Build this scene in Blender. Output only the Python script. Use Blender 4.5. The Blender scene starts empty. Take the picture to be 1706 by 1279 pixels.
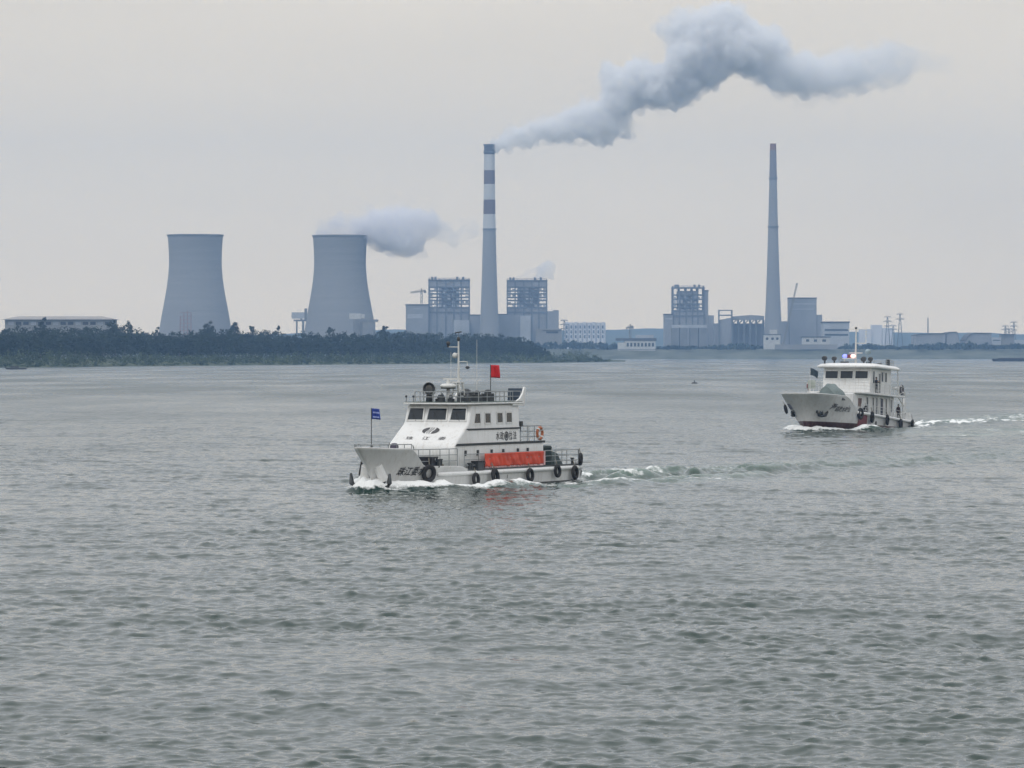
import bpy, math, random
import numpy as np
from mathutils import Vector, Matrix, noise as mnoise

random.seed(7)
rng = np.random.default_rng(11)
scene = bpy.context.scene
COL = scene.collection
R = math.radians
HC = 8.2            # eye height above the water, metres
FPX = 7000.0        # focal length in photo pixels (long tele lens)


def wx(px, d):
    return (px - 853.0) * d / FPX


def wz(py, d):
    return HC - (py - 586.0) * d / FPX


# ------------------------------------------------------------------ materials
def nmat(name):
    m = bpy.data.materials.new(name)
    m.use_nodes = True
    nt = m.node_tree
    return m, nt, nt.nodes['Principled BSDF']


def mat(name, c, rough=0.5, var=0.25, scale=1.0, metal=0.0, stretch=(1, 1, 1), dirt=None, dirt_amt=0.0, spec=0.5):
    """painted / mineral surface with soft mottling and optional streaky dirt"""
    m, nt, b = nmat(name)
    N, L = nt.nodes, nt.links
    tc = N.new('ShaderNodeTexCoord')
    mp = N.new('ShaderNodeMapping')
    mp.inputs['Scale'].default_value = stretch
    L.new(tc.outputs['Object'], mp.inputs['Vector'])
    nz = N.new('ShaderNodeTexNoise')
    nz.inputs['Scale'].default_value = scale
    nz.inputs['Detail'].default_value = 6
    L.new(mp.outputs[0], nz.inputs['Vector'])
    rp = N.new('ShaderNodeValToRGB')
    lo = [max(0, x * (1 - var)) for x in c]
    hi = [min(1, x * (1 + var)) for x in c]
    rp.color_ramp.elements[0].position = 0.3
    rp.color_ramp.elements[1].position = 0.7
    rp.color_ramp.elements[0].color = (*lo, 1)
    rp.color_ramp.elements[1].color = (*hi, 1)
    L.new(nz.outputs['Fac'], rp.inputs['Fac'])
    out = rp.outputs['Color']
    if dirt:
        mp2 = N.new('ShaderNodeMapping')
        mp2.inputs['Scale'].default_value = (2.2, 2.2, 0.35)
        L.new(tc.outputs['Object'], mp2.inputs['Vector'])
        n2 = N.new('ShaderNodeTexNoise')
        n2.inputs['Scale'].default_value = 2.0
        n2.inputs['Detail'].default_value = 8
        n2.inputs['Roughness'].default_value = 0.65
        L.new(mp2.outputs[0], n2.inputs['Vector'])
        r2 = N.new('ShaderNodeValToRGB')
        r2.color_ramp.elements[0].position = 0.52
        r2.color_ramp.elements[1].position = 0.78
        r2.color_ramp.elements[1].color = (dirt_amt, dirt_amt, dirt_amt, 1)
        r2.color_ramp.elements[0].color = (0, 0, 0, 1)
        L.new(n2.outputs['Fac'], r2.inputs['Fac'])
        mx = N.new('ShaderNodeMix')
        mx.data_type = 'RGBA'
        L.new(r2.outputs['Color'], mx.inputs['Factor'])
        L.new(out, mx.inputs['A'])
        mx.inputs['B'].default_value = (*dirt, 1)
        out = mx.outputs['Result']
    L.new(out, b.inputs['Base Color'])
    b.inputs['Roughness'].default_value = rough
    b.inputs['Metallic'].default_value = metal
    b.inputs['Specular IOR Level'].default_value = spec
    return m


def band_mat(name, bands, rough=0.8, axis='Z', var=0.12, scale=0.15, dirt=None):
    """paint that changes at given object-space heights: bands = [(height_from, colour), ...] ascending"""
    m, nt, b = nmat(name)
    N, L = nt.nodes, nt.links
    tc = N.new('ShaderNodeTexCoord')
    sx = N.new('ShaderNodeSeparateXYZ')
    L.new(tc.outputs['Object'], sx.inputs[0])
    z = sx.outputs[axis]
    cur = None
    for h, c in bands:
        if cur is None:
            v = N.new('ShaderNodeRGB')
            v.outputs[0].default_value = (*c, 1)
            cur = v.outputs[0]
            continue
        g = N.new('ShaderNodeMath')
        g.operation = 'GREATER_THAN'
        g.inputs[1].default_value = h
        L.new(z, g.inputs[0])
        mx = N.new('ShaderNodeMix')
        mx.data_type = 'RGBA'
        L.new(g.outputs[0], mx.inputs['Factor'])
        L.new(cur, mx.inputs['A'])
        mx.inputs['B'].default_value = (*c, 1)
        cur = mx.outputs['Result']
    mp = N.new('ShaderNodeMapping')
    mp.inputs['Scale'].default_value = (1, 1, 0.25)
    L.new(tc.outputs['Object'], mp.inputs['Vector'])
    nz = N.new('ShaderNodeTexNoise')
    nz.inputs['Scale'].default_value = scale
    nz.inputs['Detail'].default_value = 7
    nz.inputs['Roughness'].default_value = 0.6
    L.new(mp.outputs[0], nz.inputs['Vector'])
    mr = N.new('ShaderNodeMapRange')
    mr.inputs['From Min'].default_value = 0.3
    mr.inputs['From Max'].default_value = 0.7
    mr.inputs['To Min'].default_value = 1 - 2 * var
    mr.inputs['To Max'].default_value = 1.0
    L.new(nz.outputs['Fac'], mr.inputs['Value'])
    mu = N.new('ShaderNodeMix')
    mu.data_type = 'RGBA'
    mu.blend_type = 'MULTIPLY'
    mu.inputs['Factor'].default_value = 1
    L.new(cur, mu.inputs['A'])
    L.new(mr.outputs[0], mu.inputs['B'])
    out = mu.outputs['Result']
    if dirt:
        mp2 = N.new('ShaderNodeMapping')
        mp2.inputs['Scale'].default_value = (1.9, 1.9, 0.22)
        L.new(tc.outputs['Object'], mp2.inputs['Vector'])
        n2 = N.new('ShaderNodeTexNoise')
        n2.inputs['Scale'].default_value = 2.4
        n2.inputs['Detail'].default_value = 8
        n2.inputs['Roughness'].default_value = 0.68
        L.new(mp2.outputs[0], n2.inputs['Vector'])
        r2 = N.new('ShaderNodeMapRange')
        r2.inputs['From Min'].default_value = 0.50
        r2.inputs['From Max'].default_value = 0.74
        r2.inputs['To Max'].default_value = dirt[1]
        L.new(n2.outputs['Fac'], r2.inputs['Value'])
        mx = N.new('ShaderNodeMix')
        mx.data_type = 'RGBA'
        L.new(r2.outputs[0], mx.inputs['Factor'])
        L.new(out, mx.inputs['A'])
        mx.inputs['B'].default_value = (*dirt[0], 1)
        out = mx.outputs['Result']
    L.new(out, b.inputs['Base Color'])
    b.inputs['Roughness'].default_value = rough
    return m


def glass_mat(name, c=(0.012, 0.016, 0.02), rough=0.06):
    m, nt, b = nmat(name)
    N, L = nt.nodes, nt.links
    tc = N.new('ShaderNodeTexCoord')
    nz = N.new('ShaderNodeTexNoise')
    nz.inputs['Scale'].default_value = 1.3
    L.new(tc.outputs['Object'], nz.inputs['Vector'])
    rp = N.new('ShaderNodeValToRGB')
    rp.color_ramp.elements[0].color = (*[x * .5 for x in c], 1)
    rp.color_ramp.elements[1].color = (*[x * 2.2 for x in c], 1)
    L.new(nz.outputs['Fac'], rp.inputs['Fac'])
    L.new(rp.outputs['Color'], b.inputs['Base Color'])
    b.inputs['Roughness'].default_value = rough
    return m


def emit_mat(name, c, s):
    m, nt, b = nmat(name)
    b.inputs['Base Color'].default_value = (*c, 1)
    b.inputs['Emission Color'].default_value = (*c, 1)
    b.inputs['Emission Strength'].default_value = s
    return m


def foliage_mat(name, lo, hi, scale):
    m, nt, b = nmat(name)
    N, L = nt.nodes, nt.links
    g = N.new('ShaderNodeNewGeometry')
    nz = N.new('ShaderNodeTexNoise')
    nz.inputs['Scale'].default_value = scale
    nz.inputs['Detail'].default_value = 5
    nz.inputs['Roughness'].default_value = 0.7
    L.new(g.outputs['Position'], nz.inputs['Vector'])
    rp = N.new('ShaderNodeValToRGB')
    rp.color_ramp.elements[0].position = 0.35
    rp.color_ramp.elements[1].position = 0.68
    rp.color_ramp.elements[0].color = (*lo, 1)
    rp.color_ramp.elements[1].color = (*hi, 1)
    L.new(nz.outputs['Fac'], rp.inputs['Fac'])
    L.new(rp.outputs['Color'], b.inputs['Base Color'])
    b.inputs['Roughness'].default_value = 0.7
    b.inputs['Specular IOR Level'].default_value = 0.2
    return m


def smoke_mat(name, dens, col=(1.0, 1.0, 1.0), fade=None, scale=0.032, lo=0.36, hi=0.58, step=0.02):
    """vapour: ragged density, optionally thinning along world X from fade[0] (full) to fade[1] (fade[2])"""
    m = bpy.data.materials.new(name)
    m.use_nodes = True
    nt = m.node_tree
    nt.nodes.clear()
    N, L = nt.nodes, nt.links
    o = N.new('ShaderNodeOutputMaterial')
    v = N.new('ShaderNodeVolumePrincipled')
    v.inputs['Color'].default_value = (*col, 1)
    v.inputs['Anisotropy'].default_value = 0.0
    g = N.new('ShaderNodeNewGeometry')
    nz = N.new('ShaderNodeTexNoise')
    nz.inputs['Scale'].default_value = scale
    nz.inputs['Detail'].default_value = 5
    nz.inputs['Roughness'].default_value = 0.62
    L.new(g.outputs['Position'], nz.inputs['Vector'])
    r = N.new('ShaderNodeMapRange')
    r.inputs['From Min'].default_value = lo
    r.inputs['From Max'].default_value = hi
    r.inputs['To Min'].default_value = 0.10 * dens
    r.inputs['To Max'].default_value = 1.4 * dens
    L.new(nz.outputs['Fac'], r.inputs['Value'])
    out = r.outputs[0]
    if fade:
        sx = N.new('ShaderNodeSeparateXYZ')
        L.new(g.outputs['Position'], sx.inputs[0])
        f = N.new('ShaderNodeMapRange')
        f.inputs['From Min'].default_value = fade[0]
        f.inputs['From Max'].default_value = fade[1]
        f.inputs['To Min'].default_value = 1.0
        f.inputs['To Max'].default_value = fade[2]
        L.new(sx.outputs['X'], f.inputs['Value'])
        mu = N.new('ShaderNodeMath')
        mu.operation = 'MULTIPLY'
        L.new(out, mu.inputs[0])
        L.new(f.outputs[0], mu.inputs[1])
        out = mu.outputs[0]
    L.new(out, v.inputs['Density'])
    L.new(v.outputs[0], o.inputs['Volume'])
    m.cycles.volume_step_rate = step * 10
    return m


# ------------------------------------------------------------------ mesh helpers
class MB:
    def __init__(s):
        s.v, s.f = [], []

    def add(s, vs, fs):
        o = len(s.v)
        s.v += [tuple(p) for p in vs]
        s.f += [tuple(i + o for i in f) for f in fs]
        return s

    def box(s, c, d, rot=None):
        x, y, z = [k / 2 for k in d]
        vs = [Vector(p) for p in ((-x, -y, -z), (x, -y, -z), (x, y, -z), (-x, y, -z), (-x, -y, z), (x, -y, z), (x, y, z), (-x, y, z))]
        if rot is not None:
            vs = [rot @ p for p in vs]
        c = Vector(c)
        return s.add([p + c for p in vs], [(3, 2, 1, 0), (4, 5, 6, 7), (0, 1, 5, 4), (1, 2, 6, 5), (2, 3, 7, 6), (3, 0, 4, 7)])

    def bx(s, a, b):
        return s.box([(a[i] + b[i]) / 2 for i in range(3)], [abs(b[i] - a[i]) for i in range(3)])

    def bar(s, a, b, w, h=None):
        a, b = Vector(a), Vector(b)
        h = h or w
        t = b - a
        q = t.to_track_quat('Y', 'Z').to_matrix()
        return s.box((a + b) / 2, (w, t.length, h), q)

    def tube(s, pts, r, n=8, caps=True):
        pts = [Vector(p) for p in pts]
        rr = r if isinstance(r, (list, tuple)) else [r] * len(pts)
        o = len(s.v)
        for i, p in enumerate(pts):
            t = (pts[min(i + 1, len(pts) - 1)] - pts[max(i - 1, 0)])
            t = t.normalized() if t.length > 1e-9 else Vector((0, 0, 1))
            up = Vector((0, 0, 1)) if abs(t.z) < 0.95 else Vector((1, 0, 0))
            u = t.cross(up).normalized()
            w = u.cross(t)
            for k in range(n):
                a = 2 * math.pi * k / n
                s.v.append(tuple(p + (u * math.cos(a) + w * math.sin(a)) * rr[i]))
        for i in range(len(pts) - 1):
            for k in range(n):
                k2 = (k + 1) % n
                s.f.append((o + i * n + k, o + i * n + k2, o + (i + 1) * n + k2, o + (i + 1) * n + k))
        if caps:
            s.f.append(tuple(o + k for k in reversed(range(n))))
            s.f.append(tuple(o + (len(pts) - 1) * n + k for k in range(n)))
        return s

    def lathe(s, prof, c=(0, 0, 0), n=24, M=None, closed=False):
        """prof: (radius, height) list round the Z axis"""
        M = M or Matrix.Identity(3)
        c = Vector(c)
        o = len(s.v)
        for r, z in prof:
            for k in range(n):
                a = 2 * math.pi * k / n
                s.v.append(tuple(M @ Vector((r * math.cos(a), r * math.sin(a), z)) + c))
        m = len(prof)
        for i in range(m if closed else m - 1):
            j = (i + 1) % m
            for k in range(n):
                k2 = (k + 1) % n
                s.f.append((o + i * n + k, o + i * n + k2, o + j * n + k2, o + j * n + k))
        return s

    def sphere(s, c, r, n=12, sc=(1, 1, 1)):
        o = len(s.v)
        m = n // 2
        for i in range(m + 1):
            th = math.pi * i / m
            for k in range(n):
                a = 2 * math.pi * k / n
                s.v.append((c[0] + r * sc[0] * math.sin(th) * math.cos(a), c[1] + r * sc[1] * math.sin(th) * math.sin(a), c[2] + r * sc[2] * math.cos(th)))
        for i in range(m):
            for k in range(n):
                k2 = (k + 1) % n
                s.f.append((o + i * n + k, o + (i + 1) * n + k, o + (i + 1) * n + k2, o + i * n + k2))
        return s

    def prism(s, poly, y0, y1, axis='Y', half=None):
        """poly of (x,z) pushed along Y (or (x,y) along Z, (y,z) along X); half(z) may narrow it"""
        n = len(poly)
        vs = []
        for yy in (y0, y1):
            for a, b in poly:
                k = half(b) if half else 1
                vs.append((a, yy * k, b) if axis == 'Y' else (a, b, yy) if axis == 'Z' else (yy, a, b))
        fs = [tuple(range(n)), tuple(reversed(range(n, 2 * n)))]
        fs += [(i, i + n, (i + 1) % n + n, (i + 1) % n) for i in range(n)]
        return s.add(vs, fs)

    def slab(s, q, th):
        """four corners thickened along their normal"""
        q = [Vector(p) for p in q]
        nrm = (q[1] - q[0]).cross(q[3] - q[0]).normalized() * th
        return s.add([p + nrm for p in q] + [p - nrm for p in q], [(0, 1, 2, 3), (7, 6, 5, 4), (0, 4, 5, 1), (1, 5, 6, 2), (2, 6, 7, 3), (3, 7, 4, 0)])

    def build(s, name, m, parent=None, smooth=False, bevel=0, segs=2, loc=None, solid=0, recalc=True):
        me = bpy.data.meshes.new(name)
        me.from_pydata(s.v, [], s.f)
        if recalc:
            import bmesh
            bm = bmesh.new()
            bm.from_mesh(me)
            bmesh.ops.recalc_face_normals(bm, faces=bm.faces)
            bm.to_mesh(me)
            bm.free()
        me.materials.append(m)
        o = bpy.data.objects.new(name, me)
        COL.objects.link(o)
        if parent:
            o.parent = parent
        if loc:
            o.location = loc
        if smooth:
            me.polygons.foreach_set('use_smooth', [True] * len(me.polygons))
            me.update()
        if solid:
            md = o.modifiers.new('thickness', 'SOLIDIFY')
            md.thickness = solid
            md.offset = -1
        if bevel:
            md = o.modifiers.new('bevel', 'BEVEL')
            md.width = bevel
            md.segments = segs
            md.limit_method = 'ANGLE'
            md.angle_limit = R(35)
            if not smooth:
                md.harden_normals = False
        return o


def mesh_np(name, v, q, m, parent=None, smooth=False):
    me = bpy.data.meshes.new(name)
    q = np.asarray(q, dtype=np.int32)
    v = np.asarray(v, dtype=np.float32)
    me.vertices.add(len(v))
    me.vertices.foreach_set('co', v.ravel())
    k = q.shape[1]
    me.loops.add(q.size)
    me.loops.foreach_set('vertex_index', q.ravel())
    me.polygons.add(len(q))
    me.polygons.foreach_set('loop_start', np.arange(0, q.size, k, dtype=np.int32))
    me.polygons.foreach_set('loop_total', np.full(len(q), k, dtype=np.int32))
    if smooth:
        me.polygons.foreach_set('use_smooth', np.ones(len(q), dtype=bool))
    me.update(calc_edges=True)
    me.validate()
    me.materials.append(m)
    o = bpy.data.objects.new(name, me)
    COL.objects.link(o)
    if parent:
        o.parent = parent
    return o


def tag(o, label=None, cat=None, group=None, kind=None):
    if label:
        o['label'] = label
    if cat:
        o['category'] = cat
    if group:
        o['group'] = group
    if kind:
        o['kind'] = kind
    return o


def empty(name, loc, label=None, cat=None, group=None, rz=0.0, ry=0.0):
    o = bpy.data.objects.new(name, None)
    COL.objects.link(o)
    o.location = loc
    o.rotation_euler = (0, ry, rz)
    o.empty_display_size = 0.5
    return tag(o, label, cat, group)


def dup(root, loc=None, label=None, M=None):
    r = root.copy()
    COL.objects.link(r)
    if loc is not None:
        r.location = loc
    if M is not None:
        r.matrix_world = M
    if label:
        r['label'] = label
    for ch in list(root.children):
        c = ch.copy()
        COL.objects.link(c)
        c.parent = r
        for g in list(ch.children):
            h = g.copy()
            COL.objects.link(h)
            h.parent = c
    return r


def rail(mb, path, h, r=0.028, mids=2, step=1.1, top_r=None):
    """handrail over a path of deck points, with posts and middle rails"""
    path = [Vector(p) for p in path]
    for k in range(mids + 1):
        z = h * (k + 1) / (mids + 1)
        mb.tube([p + Vector((0, 0, z)) for p in path], (top_r or r) if k == mids else r * 0.8, 6)
    for i in range(len(path) - 1):
        a, b = path[i], path[i + 1]
        n = max(1, round((b - a).length / step))
        for j in range(n + (1 if i == len(path) - 2 else 0)):
            p = a.lerp(b, j / n)
            mb.tube([p, p + Vector((0, 0, h))], r, 6)
    return mb


def text_mesh(body, size, shear=0.0, bold=0.0):
    """writing as flat triangles in (u, v)"""
    cu = bpy.data.curves.new('writing', 'FONT')
    cu.body = body
    cu.size = size
    cu.shear = shear
    cu.offset = bold
    cu.resolution_u = 3
    cu.space_character = 1.05
    o = bpy.data.objects.new('writing', cu)
    COL.objects.link(o)
    bpy.context.view_layer.update()
    dg = bpy.context.evaluated_depsgraph_get()
    me = bpy.data.meshes.new_from_object(o.evaluated_get(dg))
    vs = [tuple(v.co) for v in me.vertices]
    fs = [tuple(p.vertices) for p in me.polygons]
    bpy.data.objects.remove(o)
    bpy.data.curves.remove(cu)
    bpy.data.meshes.remove(me)
    return vs, fs


def bake_modifiers(o):
    bpy.context.view_layer.update()
    dg = bpy.context.evaluated_depsgraph_get()
    me = bpy.data.meshes.new_from_object(o.evaluated_get(dg))
    o.modifiers.clear()
    old = o.data
    o.data = me
    bpy.data.meshes.remove(old)
    return o


def vnoise(x, y, seed=0):
    """smooth value noise on arrays, 0..1"""
    xi, yi = np.floor(x).astype(np.int64), np.floor(y).astype(np.int64)
    xf, yf = x - xi, y - yi
    u, v = xf * xf * (3 - 2 * xf), yf * yf * (3 - 2 * yf)

    def h(i, j):
        n = (i * 374761393 + j * 668265263 + seed * 974634777) & 0xFFFFFFFF
        n = ((n ^ (n >> 13)) * 1274126177) & 0xFFFFFFFF
        return ((n ^ (n >> 16)) & 0xFFFF) / 65535.0
    a = h(xi, yi) * (1 - u) + h(xi + 1, yi) * u
    b = h(xi, yi + 1) * (1 - u) + h(xi + 1, yi + 1) * u
    return a * (1 - v) + b * v


def fbm(x, y, seed=0, octv=4):
    t, a, s = 0, 0.5, 0
    for k in range(octv):
        t = t + a * vnoise(x * 2 ** k, y * 2 ** k, seed + k)
        s += a
        a *= 0.5
    return t / s


def smooth(a, b, x):
    t = np.clip((x - a) / (b - a), 0, 1)
    return t * t * (3 - 2 * t)

# ------------------------------------------------------------------ camera, sky, sun, air
cam_d = bpy.data.cameras.new('camera')
cam = bpy.data.objects.new('camera', cam_d)
COL.objects.link(cam)
cam.location = (0, 0, HC)
cam.rotation_euler = (R(90), 0, 0)
cam_d.sensor_width = 36
cam_d.lens = 36 * FPX / 1706
cam_d.shift_y = -(639.5 - 586) / 1706
cam_d.clip_start = 0.5
cam_d.clip_end = 30000
scene.camera = cam

SUN_AZ, SUN_EL = 215.0, 52.0     # compass-like: degrees clockwise from +Y
world = bpy.data.worlds.new('World')
scene.world = world
world.use_nodes = True
nt = world.node_tree
N, L = nt.nodes, nt.links
bg = N['Background']
bg.inputs['Strength'].default_value = 0.1
sky = N.new('ShaderNodeTexSky')
sky.sky_type = 'NISHITA'
sky.sun_disc = False
sky.sun_elevation = R(SUN_EL)
sky.sun_rotation = R(SUN_AZ)
tc = N.new('ShaderNodeTexCoord')
sx = N.new('ShaderNodeSeparateXYZ')
L.new(tc.outputs['Generated'], sx.inputs[0])
ramp = N.new('ShaderNodeValToRGB')            # overcast: brighter overhead than at the horizon
cr = ramp.color_ramp
SKY_H, SKY_M, SKY_Z = (0.945, 0.752, 0.478), (0.575, 0.564, 0.548), (1.0, 1.0, 1.0)
cr.elements[0].position = 0.0
cr.elements[0].color = (*SKY_H, 1)
cr.elements[1].position = 1.0
cr.elements[1].color = (*SKY_Z, 1)
e = cr.elements.new(0.045)
e.color = (0.885, 0.722, 0.478, 1)
e = cr.elements.new(0.16)
e.color = (*SKY_M, 1)
e = cr.elements.new(0.55)
e.color = (0.78, 0.78, 0.78, 1)
L.new(sx.outputs['Z'], ramp.inputs['Fac'])
mp = N.new('ShaderNodeMapping')
mp.inputs['Scale'].default_value = (3.0, 3.0, 14.0)
L.new(tc.outputs['Generated'], mp.inputs['Vector'])
nz = N.new('ShaderNodeTexNoise')
nz.inputs['Scale'].default_value = 2.2
nz.inputs['Detail'].default_value = 5
nz.inputs['Roughness'].default_value = 0.5
L.new(mp.outputs[0], nz.inputs['Vector'])
mr = N.new('ShaderNodeMapRange')
mr.inputs['From Min'].default_value = 0.3
mr.inputs['From Max'].default_value = 0.7
mr.inputs['To Min'].default_value = 13.2
mr.inputs['To Max'].default_value = 14.2
L.new(nz.outputs['Fac'], mr.inputs['Value'])
vm = N.new('ShaderNodeVectorMath')
vm.operation = 'SCALE'
L.new(ramp.outputs['Color'], vm.inputs[0])
L.new(mr.outputs[0], vm.inputs['Scale'])
mx = N.new('ShaderNodeMix')
mx.data_type = 'RGBA'
mx.inputs['Factor'].default_value = 0.93      # cloud cover over the blue sky
L.new(sky.outputs[0], mx.inputs['A'])
L.new(vm.outputs[0], mx.inputs['B'])
L.new(mx.outputs['Result'], bg.inputs['Color'])

sl = bpy.data.lights.new('sun', 'SUN')
sl.energy = 0.9
sl.angle = R(14)
sl.color = (1.0, 0.96, 0.9)
so = bpy.data.objects.new('sun', sl)
COL.objects.link(so)
az, el = R(SUN_AZ), R(SUN_EL)
sd = Vector((math.sin(az) * math.cos(el), math.cos(az) * math.cos(el), math.sin(el)))
so.rotation_euler = (-sd).to_track_quat('-Z', 'Y').to_euler()
so.location = sd * 500

scene.view_settings.view_transform = 'Standard'
scene.view_settings.look = 'None'
scene.view_settings.gamma = 1
scene.view_settings.exposure = 0.0
scene.render.film_transparent = False
cy = scene.cycles
cy.use_denoising = True
cy.denoiser = 'OPENIMAGEDENOISE'
cy.max_bounces = 8
cy.diffuse_bounces = 3
cy.glossy_bounces = 3
cy.volume_bounces = 8
cy.max_bounces = 12
cy.transparent_max_bounces = 8
cy.use_adaptive_sampling = True
cy.adaptive_threshold = 0.015

HAZE_D = 0.95e-4
hm = bpy.data.materials.new('hazy_air')
hm.use_nodes = True
hn = hm.node_tree
hn.nodes.clear()
ho = hn.nodes.new('ShaderNodeOutputMaterial')
hv = hn.nodes.new('ShaderNodeVolumePrincipled')
hv.inputs['Density'].default_value = HAZE_D
hv.inputs['Color'].default_value = (0.35, 0.60, 1.0, 1)
hv.inputs['Anisotropy'].default_value = 0.0
hn.links.new(hv.outputs[0], ho.inputs['Volume'])
hz = MB().bx((-5200, -700, -3.2), (5200, 9800, 500)).build('haze', hm)
tag(hz, 'thin blue grey haze over the river and far shore', 'haze', kind='stuff')

# ------------------------------------------------------------------ boats: where they lie
B1 = dict(d=256.0, px=760.0, th=28.0, pitch=0.0)
B2 = dict(d=447.0, px=1400.0, th=22.5, pitch=2.4, sx=1.25, sy=1.07, ox=0.5)
for B in (B1, B2):
    B['x'], B['y'] = wx(B['px'], B['d']), B['d']
    B['rz'] = R(270 - B['th'])
    B['M'] = Matrix.Translation((B['x'], B['y'], 0)) @ Matrix.Rotation(B['rz'], 4, 'Z') @ Matrix.Rotation(-R(B['pitch']), 4, 'Y')

# ------------------------------------------------------------------ water
def water_mat():
    m, nt, b = nmat('river_water')
    N, L = nt.nodes, nt.links
    g = N.new('ShaderNodeNewGeometry')
    # fine wind ripples: random slopes, stronger in gusty patches
    def slopes(scale, stretch, amp, detail=2):
        mp = N.new('ShaderNodeMapping')
        mp.inputs['Scale'].default_value = stretch
        L.new(g.outputs['Position'], mp.inputs['Vector'])
        nz = N.new('ShaderNodeTexNoise')
        nz.inputs['Scale'].default_value = scale
        nz.inputs['Detail'].default_value = detail
        nz.inputs['Roughness'].default_value = 0.6
        L.new(mp.outputs[0], nz.inputs['Vector'])
        s = N.new('ShaderNodeVectorMath')
        s.operation = 'SUBTRACT'
        s.inputs[1].default_value = (0.5, 0.5, 0.5)
        L.new(nz.outputs['Color'], s.inputs[0])
        k = N.new('ShaderNodeVectorMath')
        k.operation = 'MULTIPLY'
        k.inputs[1].default_value = (amp * 0.6, amp, 0)
        L.new(s.outputs[0], k.inputs[0])
        return k.outputs[0]
    a = slopes(3.2, (0.55, 1, 1), WAT['fine'], 3)
    c = slopes(0.55, (0.45, 1, 1), WAT['mid'], 2)
    ad = N.new('ShaderNodeVectorMath')
    L.new(a, ad.inputs[0])
    L.new(c, ad.inputs[1])
    mp = N.new('ShaderNodeMapping')
    mp.inputs['Scale'].default_value = (0.030, 0.007, 1)
    L.new(g.outputs['Position'], mp.inputs['Vector'])
    gu = N.new('ShaderNodeTexNoise')
    gu.inputs['Scale'].default_value = 1.0
    gu.inputs['Detail'].default_value = 4
    L.new(mp.outputs[0], gu.inputs['Vector'])
    gr = N.new('ShaderNodeMapRange')
    gr.inputs['From Min'].default_value = 0.35
    gr.inputs['From Max'].default_value = 0.65
    gr.inputs['To Min'].default_value = 0.6
    gr.inputs['To Max'].default_value = 1.4
    L.new(gu.outputs['Fac'], gr.inputs['Value'])
    at = N.new('ShaderNodeAttribute')
    at.attribute_name = 'churn'
    sp = N.new('ShaderNodeSeparateColor')
    L.new(at.outputs['Color'], sp.inputs[0])
    fa = N.new('ShaderNodeMath')          # open water beyond the modelled waves carries its waves as slopes
    fa.operation = 'MULTIPLY_ADD'
    fa.inputs[1].default_value = WAT['far']
    fa.inputs[2].default_value = 1.0
    L.new(sp.outputs['Blue'], fa.inputs[0])
    gm = N.new('ShaderNodeMath')
    gm.operation = 'MULTIPLY'
    L.new(gr.outputs[0], gm.inputs[0])
    L.new(fa.outputs[0], gm.inputs[1])
    sc = N.new('ShaderNodeVectorMath')
    sc.operation = 'SCALE'
    L.new(ad.outputs[0], sc.inputs[0])
    L.new(gm.outputs[0], sc.inputs['Scale'])
    n2 = N.new('ShaderNodeVectorMath')
    L.new(g.outputs['Normal'], n2.inputs[0])
    L.new(sc.outputs[0], n2.inputs[1])
    nn = N.new('ShaderNodeVectorMath')
    nn.operation = 'NORMALIZE'
    L.new(n2.outputs[0], nn.inputs[0])
    L.new(nn.outputs[0], b.inputs['Normal'])
    ro = N.new('ShaderNodeMath')         # unresolved ripples far off act as roughness
    ro.operation = 'MULTIPLY_ADD'
    ro.inputs[1].default_value = WAT['frough']
    ro.inputs[2].default_value = WAT['rough']
    bl = N.new('ShaderNodeMath')
    bl.operation = 'MULTIPLY'
    L.new(sp.outputs['Blue'], bl.inputs[0])
    L.new(gr.outputs[0], bl.inputs[1])
    L.new(bl.outputs[0], ro.inputs[0])
    L.new(ro.outputs[0], b.inputs['Roughness'])
    b.inputs['IOR'].default_value = 1.333
    col = N.new('ShaderNodeMix')
    col.data_type = 'RGBA'
    col.inputs['A'].default_value = (*WAT['deep'], 1)
    col.inputs['B'].default_value = (0.11, 0.175, 0.145, 1)      # aerated, stirred-up water
    L.new(sp.outputs['Green'], col.inputs['Factor'])
    L.new(col.outputs['Result'], b.inputs['Base Color'])
    # foam
    fz = N.new('ShaderNodeTexNoise')
    fz.inputs['Scale'].default_value = 2.6
    fz.inputs['Detail'].default_value = 6
    fz.inputs['Roughness'].default_value = 0.7
    fm = N.new('ShaderNodeMapping')
    fm.inputs['Scale'].default_value = (1, 0.6, 1)
    L.new(g.outputs['Position'], fm.inputs['Vector'])
    L.new(fm.outputs[0], fz.inputs['Vector'])
    su = N.new('ShaderNodeMath')
    su.operation = 'ADD'
    L.new(sp.outputs['Red'], su.inputs[0])
    L.new(fz.outputs['Fac'], su.inputs[1])
    fr = N.new('ShaderNodeMapRange')
    fr.inputs['From Min'].default_value = 0.86
    fr.inputs['From Max'].default_value = 1.12
    L.new(su.outputs[0], fr.inputs['Value'])
    df = N.new('ShaderNodeBsdfPrincipled')
    df.inputs['Base Color'].default_value = (0.78, 0.8, 0.8, 1)
    df.inputs['Roughness'].default_value = 0.7
    ms = N.new('ShaderNodeMixShader')
    L.new(fr.outputs[0], ms.inputs[0])
    L.new(b.outputs[0], ms.inputs[1])
    L.new(df.outputs[0], ms.inputs[2])
    L.new(ms.outputs[0], N['Material Output'].inputs['Surface'])
    return m


WAT = dict(fine=0.50, mid=0.22, far=-0.4, rough=0.06, frough=0.20, deep=(0.019, 0.040, 0.034))
W = water_mat()

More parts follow.
